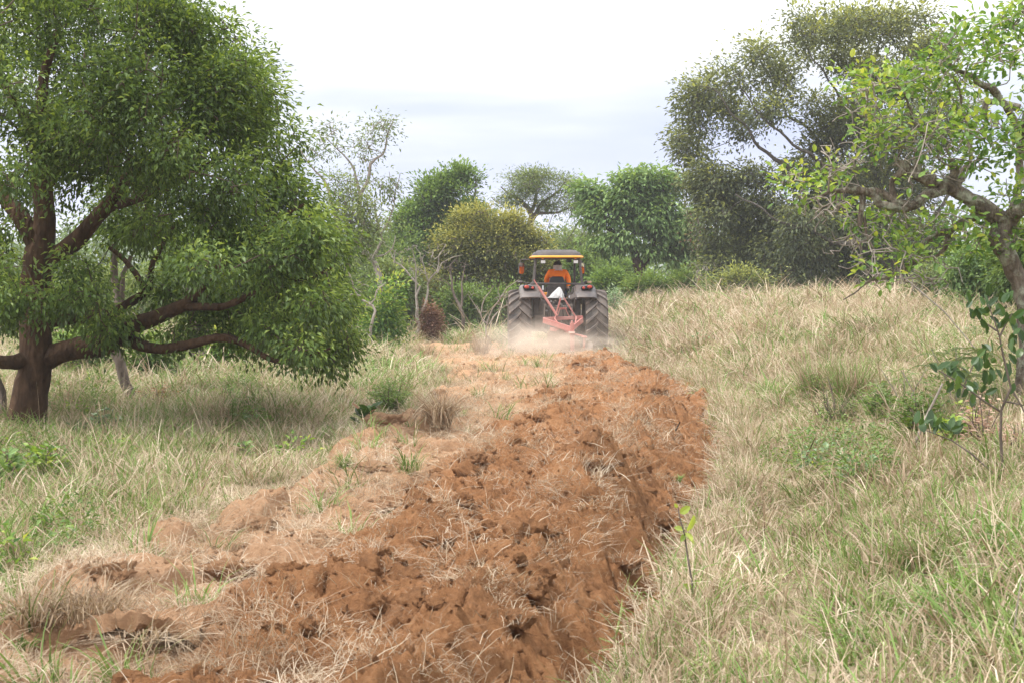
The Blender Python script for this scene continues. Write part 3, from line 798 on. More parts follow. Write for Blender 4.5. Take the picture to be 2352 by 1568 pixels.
# big dark tree on the right
simple_tree('dark_tree', 'tall dark olive tree with upswept bare limbs behind the gnarled tree', 50.0, 2050,
    [[(2052, 660, .36), (2045, 600, .32), (2010, 540, .28), (1960, 480, .22), (1880, 430, .16, -1), (1800, 380, .12, -1.5), (1735, 320, .08, -2), (1680, 260, .05, -2), (1640, 210, .03, -2)],
     [(1985, 510, .2), (1920, 410, .13, -1), (1850, 350, .09, -2), (1770, 290, .06, -2.5), (1700, 200, .03, -3)],
     [(2020, 550, .22), (2030, 430, .16, 1), (1990, 330, .12, 1), (1940, 250, .08, .5), (1890, 170, .05), (1850, 110, .03)],
     [(1955, 480, .16), (1905, 360, .11, 1), (1830, 280, .07, .5), (1780, 230, .05)],
     [(2030, 430, .14, 1), (2080, 300, .10, 2), (2090, 180, .07, 2), (2060, 80, .04, 2)],
     [(2045, 620, .22), (1950, 560, .13, -2), (1850, 530, .09, -3), (1760, 500, .06, -3), (1690, 450, .04, -3)],
     [(2060, 650, .2), (2110, 560, .14, 1), (2180, 440, .1, 2), (2240, 320, .06, 2)]],
    [(1575, 330, 38, 50), (1590, 260, 40, 60), (1620, 200, 44, 40), (1600, 390, 40, 34), (1680, 180, 50, 40), (1660, 250, 50, 30), (1740, 140, 54, 50), (1790, 170, 40, 34), (1690, 300, 40, 24), (1760, 250, 50, 26), (1800, 220, 40, 30),
     (1860, 70, 60, 44), (1930, 60, 70, 40), (2000, 60, 80, 44), (2080, 60, 70, 40), (2140, 110, 60, 44), (1880, 130, 50, 34), (1960, 140, 60, 40), (1850, 250, 54, 30), (1900, 320, 70, 44), (1960, 270, 70, 60), (2050, 200, 80, 60), (2040, 320, 80, 60), (2150, 260, 80, 90),
     (1840, 390, 46, 34), (1690, 480, 60, 40), (1620, 430, 46, 40), (1680, 430, 50, 34), (1640, 500, 46, 40), (1740, 440, 40, 24), (1760, 465, 60, 34), (1850, 510, 60, 40), (1910, 470, 60, 40), (1700, 560, 60, 44), (1780, 590, 70, 44), (1860, 560, 60, 44), (1740, 410, 40, 24), (1650, 330, 30, 30), (1720, 640, 60, 30), (1840, 650, 70, 28), (1900, 410, 64, 44), (1980, 420, 80, 54), (2080, 420, 90, 60), (1830, 470, 60, 40), (1780, 520, 60, 44), (1700, 520, 44, 40), (1650, 480, 36, 40), (1640, 560, 36, 50), (1720, 600, 60, 50), (1820, 580, 80, 60), (1920, 540, 80, 60), (2010, 540, 80, 70),
     (1660, 620, 40, 34), (1780, 640, 70, 34), (1880, 630, 70, 44), (1960, 640, 70, 40), (2100, 560, 90, 70), (1640, 420, 30, 30), (1690, 420, 30, 24)],
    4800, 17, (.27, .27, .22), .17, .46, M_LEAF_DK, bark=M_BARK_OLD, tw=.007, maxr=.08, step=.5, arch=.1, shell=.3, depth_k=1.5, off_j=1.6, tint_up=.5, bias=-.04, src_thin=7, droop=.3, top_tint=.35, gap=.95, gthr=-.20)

# three crowns behind the tractor, left to right
simple_tree('dome_tree', 'dense fresh green dome shaped tree behind the yellow green tree', 62.0, 1040,
    [[(1040, 640, .3), (1035, 570, .24), (1030, 500, .16), (1030, 440, .08)], [(1040, 590, .2), (990, 520, .12), (950, 490, .06)], [(1038, 580, .2), (1075, 500, .12), (1090, 440, .06)], [(1035, 560, .18), (1010, 480, .1), (1000, 430, .05)]],
    [(1040, 425, 34, 30), (1078, 425, 30, 30), (1000, 440, 36, 34), (1060, 400, 24, 14), (970, 480, 40, 34), (940, 510, 34, 26), (960, 550, 44, 34), (1090, 450, 30, 36), (1020, 490, 40, 30), (990, 590, 44, 26), (1080, 500, 34, 30), (1030, 550, 50, 34), (1100, 425, 14, 16), (935, 540, 22, 20)],
    1000, 26, (.24, .24, .2), .17, .5, M_LEAF_DOME, step=.6, arch=.15, depth_k=1.3, tint_up=.6, droop=.0, tw=.014, src_thin=12, bias=.02)
simple_tree('umbrella_tree', 'feathery flat topped grey green tree with forked bare limbs between two denser trees', 68.0, 1224,
    [[(1222, 560, .30), (1222, 510, .24), (1215, 495, .22), (1195, 460, .14), (1170, 440, .08), (1150, 430, .04)], [(1222, 505, .2), (1240, 470, .14), (1280, 440, .09), (1310, 420, .05)], [(1218, 495, .16), (1225, 450, .10), (1235, 415, .05)], [(1222, 500, .16), (1260, 490, .1), (1310, 480, .06)], [(1195, 470, .1), (1160, 470, .06), (1130, 455, .03)]],
    [(1160, 425, 34, 14), (1200, 412, 36, 16), (1240, 403, 36, 14), (1275, 412, 30, 16), (1300, 430, 30, 18), (1140, 440, 24, 16), (1215, 435, 50, 18), (1290, 460, 34, 20), (1320, 480, 26, 24), (1170, 460, 40, 16), (1260, 470, 30, 16), (1310, 510, 40, 24), (1330, 550, 40, 40), (1280, 530, 30, 30)],
    700, 22, (.30, .30, .15), .15, .3, M_LEAF_GREY, step=.6, arch=.12, wig=.14, tw=.012, depth_k=1.5, droop=.1, tint_up=.4, src_thin=5, bias=.02)
simple_tree('big_leaf_tree', 'bright green tree with large drooping leaves and dark forked trunk right of the tractor roof', 60.0, 1475,
    [[(1474, 660, .36), (1468, 610, .3), (1450, 570, .24), (1420, 545, .18), (1390, 525, .12), (1370, 500, .05)], [(1452, 572, .2), (1455, 530, .14), (1462, 480, .1), (1450, 430, .05)], [(1472, 620, .26), (1500, 560, .17), (1530, 500, .1), (1545, 440, .05)], [(1478, 600, .2), (1530, 570, .12), (1575, 550, .06)], [(1390, 525, .08), (1372, 480, .06), (1352, 440, .03)]],
    [(1350, 438, 20, 16), (1375, 470, 24, 18), (1360, 500, 26, 18), (1440, 425, 34, 22), (1480, 410, 34, 18), (1530, 420, 38, 24), (1575, 440, 26, 18), (1420, 460, 34, 22), (1470, 460, 44, 24), (1530, 470, 44, 28), (1580, 480, 20, 26), (1430, 500, 44, 24), (1400, 530, 40, 20), (1490, 510, 44, 22), (1545, 530, 44, 24), (1585, 560, 30, 40), (1390, 560, 34, 16), (1430, 550, 30, 18), (1570, 610, 40, 34), (1520, 580, 34, 26)],
    820, 17, (.30, .30, .18), .27, .42, M_LEAF_BRT, step=.6, arch=.12, tw=.014, depth_k=1.3, droop=.55, tint_up=.7, src_thin=14, bark=M_BARK_DK, bias=.03)
simple_tree('yellow_tree', 'yellow green bushy tree right behind the tractor on its left', 50.0, 1130,
    [[(1130, 660, .2), (1125, 620, .16), (1110, 560, .1), (1100, 510, .05)], [(1130, 650, .14), (1165, 590, .09), (1185, 530, .05)], [(1128, 650, .14), (1080, 600, .08), (1050, 550, .05)], [(1130, 640, .12), (1200, 610, .07), (1240, 580, .04)]],
    [(1110, 488, 26, 26), (1060, 505, 30, 20), (1142, 474, 22, 16), (1175, 505, 24, 18), (1150, 520, 44, 30), (1060, 550, 44, 30), (1190, 540, 40, 30), (1110, 550, 50, 34), (1230, 560, 34, 34), (1080, 600, 60, 34), (1150, 590, 60, 34), (1210, 610, 50, 34), (1040, 620, 44, 34), (1110, 640, 70, 30), (1180, 650, 60, 30), (1250, 630, 26, 50), (1020, 580, 26, 34)],
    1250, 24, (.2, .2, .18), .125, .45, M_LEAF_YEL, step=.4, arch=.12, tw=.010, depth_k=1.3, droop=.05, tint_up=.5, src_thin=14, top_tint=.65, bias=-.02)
# sparse pale tree over the left tree's shoulder
simple_tree('sparse_tree', 'tall sparse pale tree with bare twigs rising behind the broad tree', 44.0, 880,
    [[(865, 640, .09), (838, 560, .075), (830, 500, .07), (828, 460, .06), (850, 400, .05), (870, 350, .035), (890, 300, .02), (902, 270, .01)], [(828, 470, .05), (822, 420, .04), (800, 380, .028), (770, 345, .018), (745, 310, .01)], [(850, 600, .06), (870, 560, .045), (862, 510, .035), (860, 470, .02)], [(870, 545, .035), (895, 500, .025), (905, 450, .018), (915, 400, .01)],
     [(780, 560, .07), (770, 480, .06), (740, 420, .04), (715, 370, .025), (690, 340, .012)], [(865, 590, .03), (895, 570, .02), (910, 540, .01)]],
    [(870, 300, 34, 34), (840, 345, 44, 34), (780, 350, 30, 20), (860, 400, 40, 34), (890, 440, 30, 34), (900, 380, 16, 14), (760, 300, 30, 30), (830, 420, 24, 34), (900, 510, 20, 30), (880, 550, 20, 20), (730, 340, 30, 30), (890, 290, 20, 14)],
    300, 5, (.22, .22, .16), .13, .4, M_LEAF_GREY, bark=M_BARK_PALE, step=.3, arch=.05, wig=.2, tw=.0085, expo=.36, shell=.2, depth_k=1.2, droop=.3, src_thin=6, maxr=.03)
simple_tree('upright_tree', 'small pale olive tree with round tufted tops just above the broad tree', 40.0, 790,
    [[(800, 660, .09), (800, 560, .06), (800, 470, .03)], [(800, 540, .05), (840, 480, .03)], [(800, 560, .05), (770, 480, .03)]],
    [(760, 415, 22, 24), (800, 412, 28, 24), (780, 450, 44, 24), (830, 470, 30, 30), (800, 500, 50, 34), (850, 520, 30, 40), (820, 560, 50, 34)],
    260, 13, (.16, .16, .16), .10, .4, M_LEAF_GREY, step=.3, arch=.12, tw=.007, depth_k=1.1, droop=.0, src_thin=5, bias=.02)
# thin reddish tree right of the big leaf tree
simple_tree('bare_tree', 'thin nearly leafless brownish tree beside the edge of the tall dark tree', 56.0, 1602,
    [[(1602, 640, .07), (1604, 560, .06), (1600, 480, .045), (1602, 420, .03), (1598, 370, .015)], [(1602, 540, .03), (1580, 480, .02), (1565, 430, .01)], [(1602, 500, .03), (1622, 450, .02), (1630, 400, .01)]],
    [(1590, 410, 30, 34), (1600, 470, 30, 40), (1610, 540, 34, 40)],
    90, 3, (.2, .2, .2), .13, .4, M_LEAF_BROWN, step=.3, tw=.008, expo=.34, arch=.15, bark=M_BARK_PALE, src_thin=5)

def bush(label, d, px, py_top, half, h_px, mat, n=220, per=26, leaf=.11, name='bush', spread=None, base_py=None, group=None, cat='bush', wr=.45, oval=False, **k):
    """rounded bush whose foot stands on the ground at px, distance d"""
    s = d / FOC
    bx = P(px, HOR, d).x; zt = P(px, py_top, d).z; z0 = gz(bx, d)
    pyb = HOR + (CAMZ - z0) / s
    mid = (py_top + pyb) / 2; hh = (pyb - py_top) / 2
    lob = [(px + random.uniform(-.25, .25) * half, mid - hh * .35, half * .62, hh * .62), (px - half * .45, mid + hh * .05, half * .55, hh * .6), (px + half * .45, mid + hh * .1, half * .55, hh * .6), (px, mid + hh * .35, half * .9, hh * .55),
           (px - half * .2, mid - hh * .1, half * .6, hh * .6), (px + half * .25, mid - hh * .25, half * .5, hh * .55)]
    limbs = [[(px, pyb - hh * .3, .012 * hh * s * 40 / 10 + .01), (px + half * .1, mid, .012), (px - half * .1, mid - hh * .5, .006)], [(px, pyb - hh * .2, .015), (px + half * .4, mid, .01), (px + half * .5, mid - hh * .3, .005)], [(px, pyb - hh * .2, .015), (px - half * .4, mid, .01), (px - half * .5, mid - hh * .2, .005)]]
    sp = spread or (.0115 * d ** .75,) * 3
    return simple_tree(name, label, d, px, limbs, lob, n, per, sp, leaf, wr, mat, cat=cat, group=group, tw=.004, step=.25, depth_k=1.1, minz=.02, src_thin=10, oval=oval, cl=(10, .55), gap=58.0 / d, **k)

for px, top, hf, d, mt, lb in ((1300, 525, 60, 74, M_LEAF_GREY, 'hazy grey green tree below the umbrella tree'), (1368, 545, 50, 76, M_LEAF_BUSH, 'dull green tree between umbrella tree and big leaf tree'), (1225, 545, 60, 72, M_LEAF_BUSH, 'dull green tree behind the yellow green tree'),
                               (1600, 520, 50, 72, M_LEAF_BUSH, 'green tree between big leaf tree and tall dark tree'), (960, 545, 60, 70, M_LEAF_BUSH, 'dark green tree at the left foot of the dome tree'), (860, 545, 50, 66, M_LEAF_GREY, 'pale green tree behind the sparse tree'), (1430, 590, 60, 70, M_LEAF_DOME, 'green tree behind the trunk of the big leaf tree')):
    bush(lb, d, px, top, hf, 0, mt, n=300, per=24, leaf=.17, name='bush_tree', cat='tree')
# bushes left of the tractor, in front of the crowns
bush('low dark green shrubby tree left of the yellow green tree', 56, 905, 515, 66, 0, M_LEAF_BUSH, n=380, per=30, leaf=.15, name='bush_tree', cat='tree')
bush('grey green bush tree between the broad tree and the bare branching shrub', 46, 900, 575, 70, 0, M_LEAF_GREY, n=320, per=26, leaf=.13, name='bush_tree', cat='tree', bias=-.08)
bush('light green leafy bush with grey crooked stems at the broad tree edge', 34, 880, 640, 46, 0, M_LEAF_R, n=200, per=18, leaf=.11, bark=M_BARK_PALE, bias=-.1)
bush('olive bush behind the bare branching shrub', 52, 975, 620, 50, 0, M_LEAF_YEL, n=240, per=26, leaf=.13, bias=-.12)
bush('dark green bush at the foot of the yellow green tree', 46, 1060, 650, 60, 0, M_LEAF_BUSH, n=260, per=24, leaf=.12, bias=-.05)
bush('dull green bush between the fork trunk and the tractor', 47, 1150, 655, 60, 0, M_LEAF_BUSH, n=260, per=24, leaf=.12, bias=-.08)
bush('small dead bush of brown leaves left of the tractor', 41, 992, 694, 22, 0, M_LEAF_BROWN, n=130, per=22, leaf=.075, spread=(.12, .12, .12))
bush('rounded green bush just right of the tractor cab', 54, 1395, 628, 40, 0, M_LEAF_DOME, n=300, per=26, leaf=.15, bias=-.04)
bush('broad green bush below the big leaf tree', 53, 1480, 652, 56, 0, M_LEAF_BUSH, n=340, per=26, leaf=.15, bias=.02)
bush('dark green bush between tractor mirror and big leaf tree', 57, 1330, 575, 46, 0, M_LEAF_BUSH, n=260, per=26, leaf=.15, bias=-.08)
bush('green bush behind the brown fence post', 57, 1580, 632, 40, 0, M_LEAF_BUSH, n=260, per=26, leaf=.15)
bush('small pale grey green shrub beside the right rear tyre', 44, 1412, 664, 18, 0, M_LEAF_BLUE, n=70, per=12, leaf=.08, spread=(.13, .13, .13), bark=M_BARK_PALE)
bush('grey green scrub at the foot of the tall dark tree', 46, 1700, 620, 80, 0, M_LEAF_DK, n=260, per=22, leaf=.12, bias=.08)
bush('pale scrub below the dark tree near the stake', 47, 1640, 640, 34, 0, M_LEAF_GREY, n=120, per=16, leaf=.1, bias=.05)
# greenery behind the gnarled tree
bush('light green bush behind the gnarled trunk', 28, 2270, 520, 110, 0, M_LEAF_BRT, n=300, per=24, leaf=.11, bias=-.12)
bush('green bush far right behind the gnarled tree', 24, 2400, 470, 110, 0, M_LEAF_BUSH, n=300, per=26, leaf=.11)
bush('low mixed green bush between dark tree and gnarled trunk', 34, 2140, 585, 70, 0, M_LEAF_GREY, n=220, per=20, leaf=.10, bias=-.06)
# undergrowth behind the broad tree
for px, top, hf, d, mt, lb in ((60, 640, 130, 34, M_LEAF_BUSH, 'dark green thicket behind the thick trunk'), (250, 600, 120, 42, M_LEAF_GREY, 'grey green thicket seen under the low spreading limb'), (430, 560, 130, 48, M_LEAF_BUSH, 'green thicket behind the middle of the broad tree'),
                               (600, 560, 110, 44, M_LEAF_DOME, 'bright green thicket behind the drooping foliage'), (750, 590, 90, 40, M_LEAF_BUSH, 'green thicket behind the right edge of the broad tree'), (190, 740, 80, 25, M_LEAF_DOME, 'yellowish green low bush right of the thick trunk'),
                               (530, 740, 60, 26, M_LEAF_R, 'light green low bush under the drooping branch'), (345, 770, 50, 24, M_LEAF_BUSH, 'leafy sprout under the low limb')):
    bush(lb, d, px, top, hf, 0, mt, n=320 if d > 30 else 130, per=24 if d > 30 else 16, leaf=.12 if d > 30 else .09)
# leaning trunks behind the broad tree
simple_tree('leaning_tree', 'slender brown trunk leaning left under the low limb with a pale forked top', 20.5, 303,
    [[(302, 930, .085), (296, 900, .08), (280, 850, .075), (262, 790, .072), (266, 720, .065), (262, 640, .055), (268, 560, .04)], [(264, 735, .05), (285, 660, .04), (296, 580, .03)]],
    [(260, 500, 60, 50), (330, 520, 60, 50), (300, 440, 70, 50)], 160, 20, (.16, .16, .14), .08, .45, M_LEAF_L, bark=M_BARK_MID, tw=.005, step=.25)
simple_tree('forked_tree', 'short grey forked trunk half hidden below the middle of the broad tree', 29.0, 455,
    [[(455, 800, .2), (450, 770, .17), (448, 730, .13), (430, 680, .1), (425, 600, .06)], [(452, 790, .14), (480, 740, .1), (500, 680, .06)]],
    [(430, 560, 60, 50), (500, 600, 60, 50)], 140, 20, (.2, .2, .18), .1, .45, M_LEAF_BUSH, bark=M_BARK_MID, tw=.006, step=.3)
simple_tree('thin_tree', 'thin grey trunk at the left edge beside the thick trunk', 17.8, 4,
    [[(6, 950, .05), (2, 900, .045), (-12, 840, .04), (-20, 760, .03), (-10, 660, .02)]], [(-30, 640, 50, 60)], 60, 20, (.14, .14, .12), .07, .45, M_LEAF_L, bark=M_BARK_MID, tw=.004, step=.2)
# bare branching shrubs
def bare(label, d, px, limbs, lobes, n, tw=.006, name='bare_shrub', bark=None, **k):
    limbs = [[(q[0], q[1], q[2] * .65) for q in l] for l in limbs]
    return simple_tree(name, label, d, px, limbs, lobes, n, 0, None, 0, 0, None, cat='shrub', bark=bark or M_BARK_PALE, tw=tw, expo=.36, wig=.3, step=.2, shell=.1, **k)
bare('pale leafless shrub with many crooked branches left of the tractor', 43, 955,
     [[(958, 735, .09), (962, 705, .07), (955, 680, .055), (965, 655, .05), (950, 640, .045), (930, 625, .04), (905, 600, .03), (895, 575, .018)], [(968, 715, .06), (985, 680, .05), (982, 650, .045), (1005, 625, .035), (1000, 590, .03), (1020, 560, .018)], [(955, 680, .045), (950, 640, .04), (948, 600, .03), (945, 575, .015)], [(985, 650, .035), (970, 610, .025), (960, 580, .015)], [(1005, 628, .03), (1040, 600, .02), (1060, 590, .01)], [(905, 605, .03), (900, 580, .02), (880, 565, .01)]],
     [(930, 585, 44, 26), (990, 580, 44, 30), (960, 620, 60, 30)], 120, tw=.007)
bare('smooth grey forked trunk with bent limb between bare shrub and tractor', 43, 1060,
     [[(1062, 735, .085), (1060, 705, .075), (1050, 690, .065), (1038, 665, .05), (1030, 630, .035), (1045, 600, .02)], [(1060, 705, .06), (1062, 670, .045), (1060, 640, .03), (1070, 610, .02)], [(1038, 665, .035), (1020, 640, .02), (1005, 640, .01)]],
     [(1040, 620, 40, 30), (1070, 610, 30, 26)], 50, tw=.006, bark=M_BARK_MID)
bare('pile of dead pale branches reaching towards the left rear tyre', 38, 1130,
     [[(1115, 745, .03), (1140, 700, .026), (1165, 665, .02), (1190, 650, .01)], [(1125, 745, .028), (1150, 715, .02), (1190, 690, .01)], [(1110, 740, .025), (1110, 690, .02), (1130, 650, .01)], [(1120, 745, .025), (1090, 700, .018), (1075, 680, .01)]],
     [(1120, 690, 50, 34), (1160, 680, 34, 34)], 130, tw=.0045)
bare('grey crooked branches beside the light green leafy bush', 33, 850,
     [[(860, 735, .05), (850, 700, .045), (830, 680, .04), (815, 640, .03), (800, 615, .02)], [(850, 700, .03), (870, 670, .022), (890, 650, .012)], [(830, 680, .03), (805, 680, .02), (790, 690, .01)]],
     [(830, 660, 40, 30), (850, 700, 40, 20)], 60, tw=.005)
bare('thin whitish bare stems standing below the dark tree', 48, 1618,
     [[(1620, 690, .03), (1615, 640, .022), (1600, 600, .012)], [(1618, 680, .022), (1630, 630, .015), (1640, 600, .008)]],
     [(1615, 620, 30, 30)], 50, tw=.005)
# far woodland closing the view between the crowns
def far_wood():
    n = 260
    th = np.linspace(-0.6, 0.75, n)
    xw = th * 150 + RNG.normal(size=n) * 4; yw = 125 + RNG.uniform(-14, 14, n)
    h = 6.3 + 1.4 * perlin(xw * 0.05, yw * 0.05) + RNG.normal(size=n) * .7
    lob = [(x, y, terrain(x, y) + hh * .55, 3.4, 3.0, hh * .5) for x, y, hh in zip(xw, yw, h)]
    pts = lobes_pts(lob, 60000, .6)
    n_ = len(pts)
    t = np.clip(.4 + RNG.normal(size=n_) * .2 + .25 * perlin(pts[:, 0] * .25, pts[:, 2] * .4), 0, 1)
    me = leaf_mesh('far_woodland', M_LEAF_BUSH, pts, rand_unit(n_) + np.array([0, 0, -.2]), .55 * RNG.uniform(.7, 1.3, n_), .5, t)
    tag(link('far_woodland', me), kind='stuff')
far_wood()
# fence posts
M_POST = bark_mat('post_wood', (.16, .09, .06), (.27, .165, .12), (.36, .24, .18), scale=12, bump=.4)
M_STAKE = bark_mat('stake_wood', (.3, .27, .22), (.45, .41, .35), (.55, .5, .44), scale=12, bump=.3)
def post(name, label, d, px, py_top, r, mat, lean=0.0):
    x = P(px, HOR, d).x; z0 = gz(x, d) - .1; zt = P(px, py_top, d).z
    k = 7; h = zt - z0
    pts = [(lean * h * j / k + .008 * random.uniform(-1, 1), .008 * random.uniform(-1, 1), h * j / k) for j in range(k + 1)]
    rad = [r * (1.1 - .15 * j / k + random.uniform(-.05, .05)) for j in range(k + 1)]
    prim = join(p_tube(pts, rad, 10), p_tube([pts[-1], (pts[-1][0], pts[-1][1], h + r * .35)], [rad[-1] * .98, rad[-1] * .55], 10))
    o = solid(name, prim, mat, None, smooth=True); o.location = (x, d, z0)
    tag(o, label, 'fence post')
post('fence_post', 'reddish brown wooden fence post left of the thin whitish stake', 49, 1607, 635, .065, M_POST, -.02)
post('fence_stake', 'thin whitish stake right of the reddish brown fence post', 49, 1622, 608, .022, M_STAKE, .02)
post('fence_post', 'weathered pale post below the dark tree canopy', 50, 1711, 640, .09, M_STAKE, .0)

# ------------------------------------------------------------------ tractor (local: X right, Y forward, Z up, origin under the rear axle)
DUSTC = (0.42, 0.33, 0.26)
M_TYRE = plain('tyre_rubber', (0.026, 0.027, 0.031), rough=0.75, spec=0.3, dust=DUSTC, dust_amt=.08, scale=4, bump=.2)
M_LUG = plain('tyre_lug', (0.075, 0.075, 0.08), rough=0.8, spec=0.3, dust=(0.40, 0.28, 0.19), dust_amt=.22, scale=5)
M_PLAST = plain('grey_plastic', (0.036, 0.037, 0.046), rough=0.45, spec=0.45, dust=DUSTC, dust_amt=.05, scale=3)
M_BLACK = plain('black_paint', (0.016, 0.018, 0.024), rough=0.45, spec=0.4, dust=DUSTC, dust_amt=.0, scale=4)
M_ROOF = plain('roof_dark', (0.026, 0.029, 0.040), rough=0.6, spec=0.25, dust=DUSTC, dust_amt=.0, scale=2)
M_ORANGE = plain('orange_paint', (0.82, 0.33, 0.03), rough=0.35, spec=0.5, var=.06)
M_IRON = plain('oily_iron', (0.07, 0.064, 0.06), rough=0.55, metal=.3, dust=DUSTC, dust_amt=.28, scale=7, bump=.3)
M_STEEL = plain('bright_steel', (0.45, 0.45, 0.46), rough=0.35, metal=.8, dust=DUSTC, dust_amt=.1)
M_REDLENS = plain('red_lens', (0.40, 0.05, 0.028), rough=0.25, spec=.6, var=.1, scale=30)
M_AMBER = plain('amber_lens', (0.6, 0.2, 0.03), rough=0.25, spec=.6)
M_WHITE = plain('white_plate', (0.72, 0.72, 0.72), rough=0.4, var=.05)
M_SEAT = plain('seat_vinyl', (0.022, 0.022, 0.024), rough=0.5, spec=.4)
M_RED = plain('faded_red_paint', (0.36, 0.085, 0.075), rough=0.5, spec=.4, dust=(0.55, 0.40, 0.34), dust_amt=.18, scale=6)
M_RIM = plain('rim_paint', (0.6, 0.52, 0.40), rough=0.45, dust=DUSTC, dust_amt=.3)
M_RUST = plain('disc_steel', (0.22, 0.13, 0.09), rough=0.5, metal=.5, dust=DUSTC, dust_amt=.3)
m_, t_, b_ = new_mat('mirror_glass'); b_.inputs['Base Color'].default_value = (.8, .82, .85, 1); b_.inputs['Metallic'].default_value = 1; b_.inputs['Roughness'].default_value = .06
M_MIRROR = m_
TR = Vector((P(1279, HOR, 35).x, 35.0, 0.0)); TYAW = math.radians(1.7)
TRZ = 0.0
def cc(px, py): return ((px - 940) * .00201, (1400 - py) * .00201)

tr = empty('tractor', (TR.x, TR.y, TRZ), 'orange and dark grey farm tractor seen from behind on the ploughed strip', 'tractor', None, TYAW)
R0, HW = 0.765, 0.275
def wheel(name, cx, cy, R, hw, rim_r, nlug, label=None, lugs=True):
    prof = [(-hw * .72, rim_r), (-hw * .98, rim_r + (R - rim_r) * .35), (-hw, rim_r + (R - rim_r) * .7), (-hw * .93, R - .06), (-hw * .8, R - .038), (-hw * .4, R - .022), (0, R - .018), (hw * .4, R - .022), (hw * .8, R - .038), (hw * .93, R - .06), (hw, rim_r + (R - rim_r) * .7), (hw * .98, rim_r + (R - rim_r) * .35), (hw * .72, rim_r)]
    w = solid(name, p_lathe_x(prof, (0, 0, 0), 56), M_TYRE, tr, smooth=True)
    w.location = (cx, cy, R)
    rim = solid('rim', join(p_lathe_x([(-hw * .74, rim_r * 1.01), (-hw * .7, rim_r * .93), (-hw * .25, rim_r * .88), (-hw * .2, .02), (hw * .2, .02), (hw * .25, rim_r * .88), (hw * .7, rim_r * .93), (hw * .74, rim_r * 1.01)], (0, 0, 0), 32)), M_RIM, w, smooth=True)
    hub = solid('hub', join(p_tube([(-hw * .45, 0, 0), (hw * .45, 0, 0)], rim_r * .32, 16)), M_IRON, w, bevel=.01)
    if not lugs: return w
    # two lug meshes (left and right half), shared by every lug of the wheel
    lugm = []
    for sgn in (-1, 1):
        rings = []
        for q in np.linspace(0, 1, 6):
            x = sgn * (-.02 + q * (hw * .985 + .02)); ang = -.34 * q ** .85
            rr = R - .018 - (.02 * (abs(x) / hw) ** 2) - (.03 if q > .95 else 0)
            top = R + .030 - .016 * (abs(x) / hw) ** 2 - (.03 if q > .95 else 0)
            hw_a = (.030 + .012 * q) / R
            def pt(a, r): return (x, -math.cos(a) * r, math.sin(a) * r)
            rings.append([pt(ang - hw_a * 1.25, rr), pt(ang + hw_a * 1.25, rr), pt(ang + hw_a * .8, top), pt(ang - hw_a * .8, top)])
        pv, pf = p_loft(rings)
        me = bpy.data.meshes.new('lug'); me.from_pydata(pv, [], pf); me.update(); me.materials.append(M_LUG); lugm.append(me)
    for k in range(nlug):
        for sgn in (0, 1):
            o = bpy.data.objects.new('lug', lugm[sgn]); COL.objects.link(o); o.parent = w
            o.rotation_euler = (-(k + .5 * sgn) * 2 * PI / nlug, 0, 0)
    return w
wheel('rear_wheel', -0.925, 0, R0, HW, .43, 19)
wheel('rear_wheel', 0.935, 0, R0, HW, .43, 19)
wheel('front_wheel', -0.80, 2.25, .52, .19, .30, 16, lugs=False)
wheel('front_wheel', 0.80, 2.25, .52, .19, .30, 16, lugs=False)
solid('rear_axle', join(p_tube([(-.75, 0, R0), (.75, 0, R0)], .12, 16), p_box((-.42, 0, R0), (.3, .34, .34)), p_box((.42, 0, R0), (.3, .34, .34))), M_IRON, tr, bevel=.02)
solid('transmission', join(p_box((0, .2, .86), (.52, 1.0, .62)), p_box((0, 1.0, .8), (.44, 1.0, .5)), p_box((0, -.32, .95), (.42, .12, .36)), p_box((0, -.3, .68), (.36, .14, .2))), M_IRON, tr, bevel=.025)
for sg in (-1, 1): solid('gap_filler', p_box((sg * .415, .42, 1.0), (.35, .95, .64)), M_BLACK, tr, bevel=.03)  # dark boxes added to close the see-through gap inside each rear wheel
solid('front_axle', join(p_tube([(-.7, 2.25, .52), (.7, 2.25, .52)], .07, 10), p_box((0, 2.25, .62), (.3, .3, .3))), M_IRON, tr, bevel=.02)
# bonnet
rings = []
for y, w_, zt in ((1.15, .36, 1.50), (1.7, .36, 1.50), (2.5, .34, 1.45), (3.0, .31, 1.38), (3.1, .26, 1.25)):
    rings.append([(-w_, y, .85), (w_, y, .85), (w_, y, zt - .14), (w_ * .8, y, zt - .03), (0, y, zt), (-w_ * .8, y, zt - .03), (-w_, y, zt - .14)])
solid('bonnet', p_loft(rings), M_ORANGE, tr, bevel=.02)
solid('exhaust', p_tube([(.13, 1.32, 1.4), (.13, 1.32, 2.3)], .035, 10), M_BLACK, tr)
solid('platform', join(p_box((0, .55, 1.12), (1.0, 1.15, .06)), p_box((.16, -.14, 1.335), (.64, .22, .03)), p_box((0, -.02, 1.2), (.9, .05, .26))), M_BLACK, tr, bevel=.01)
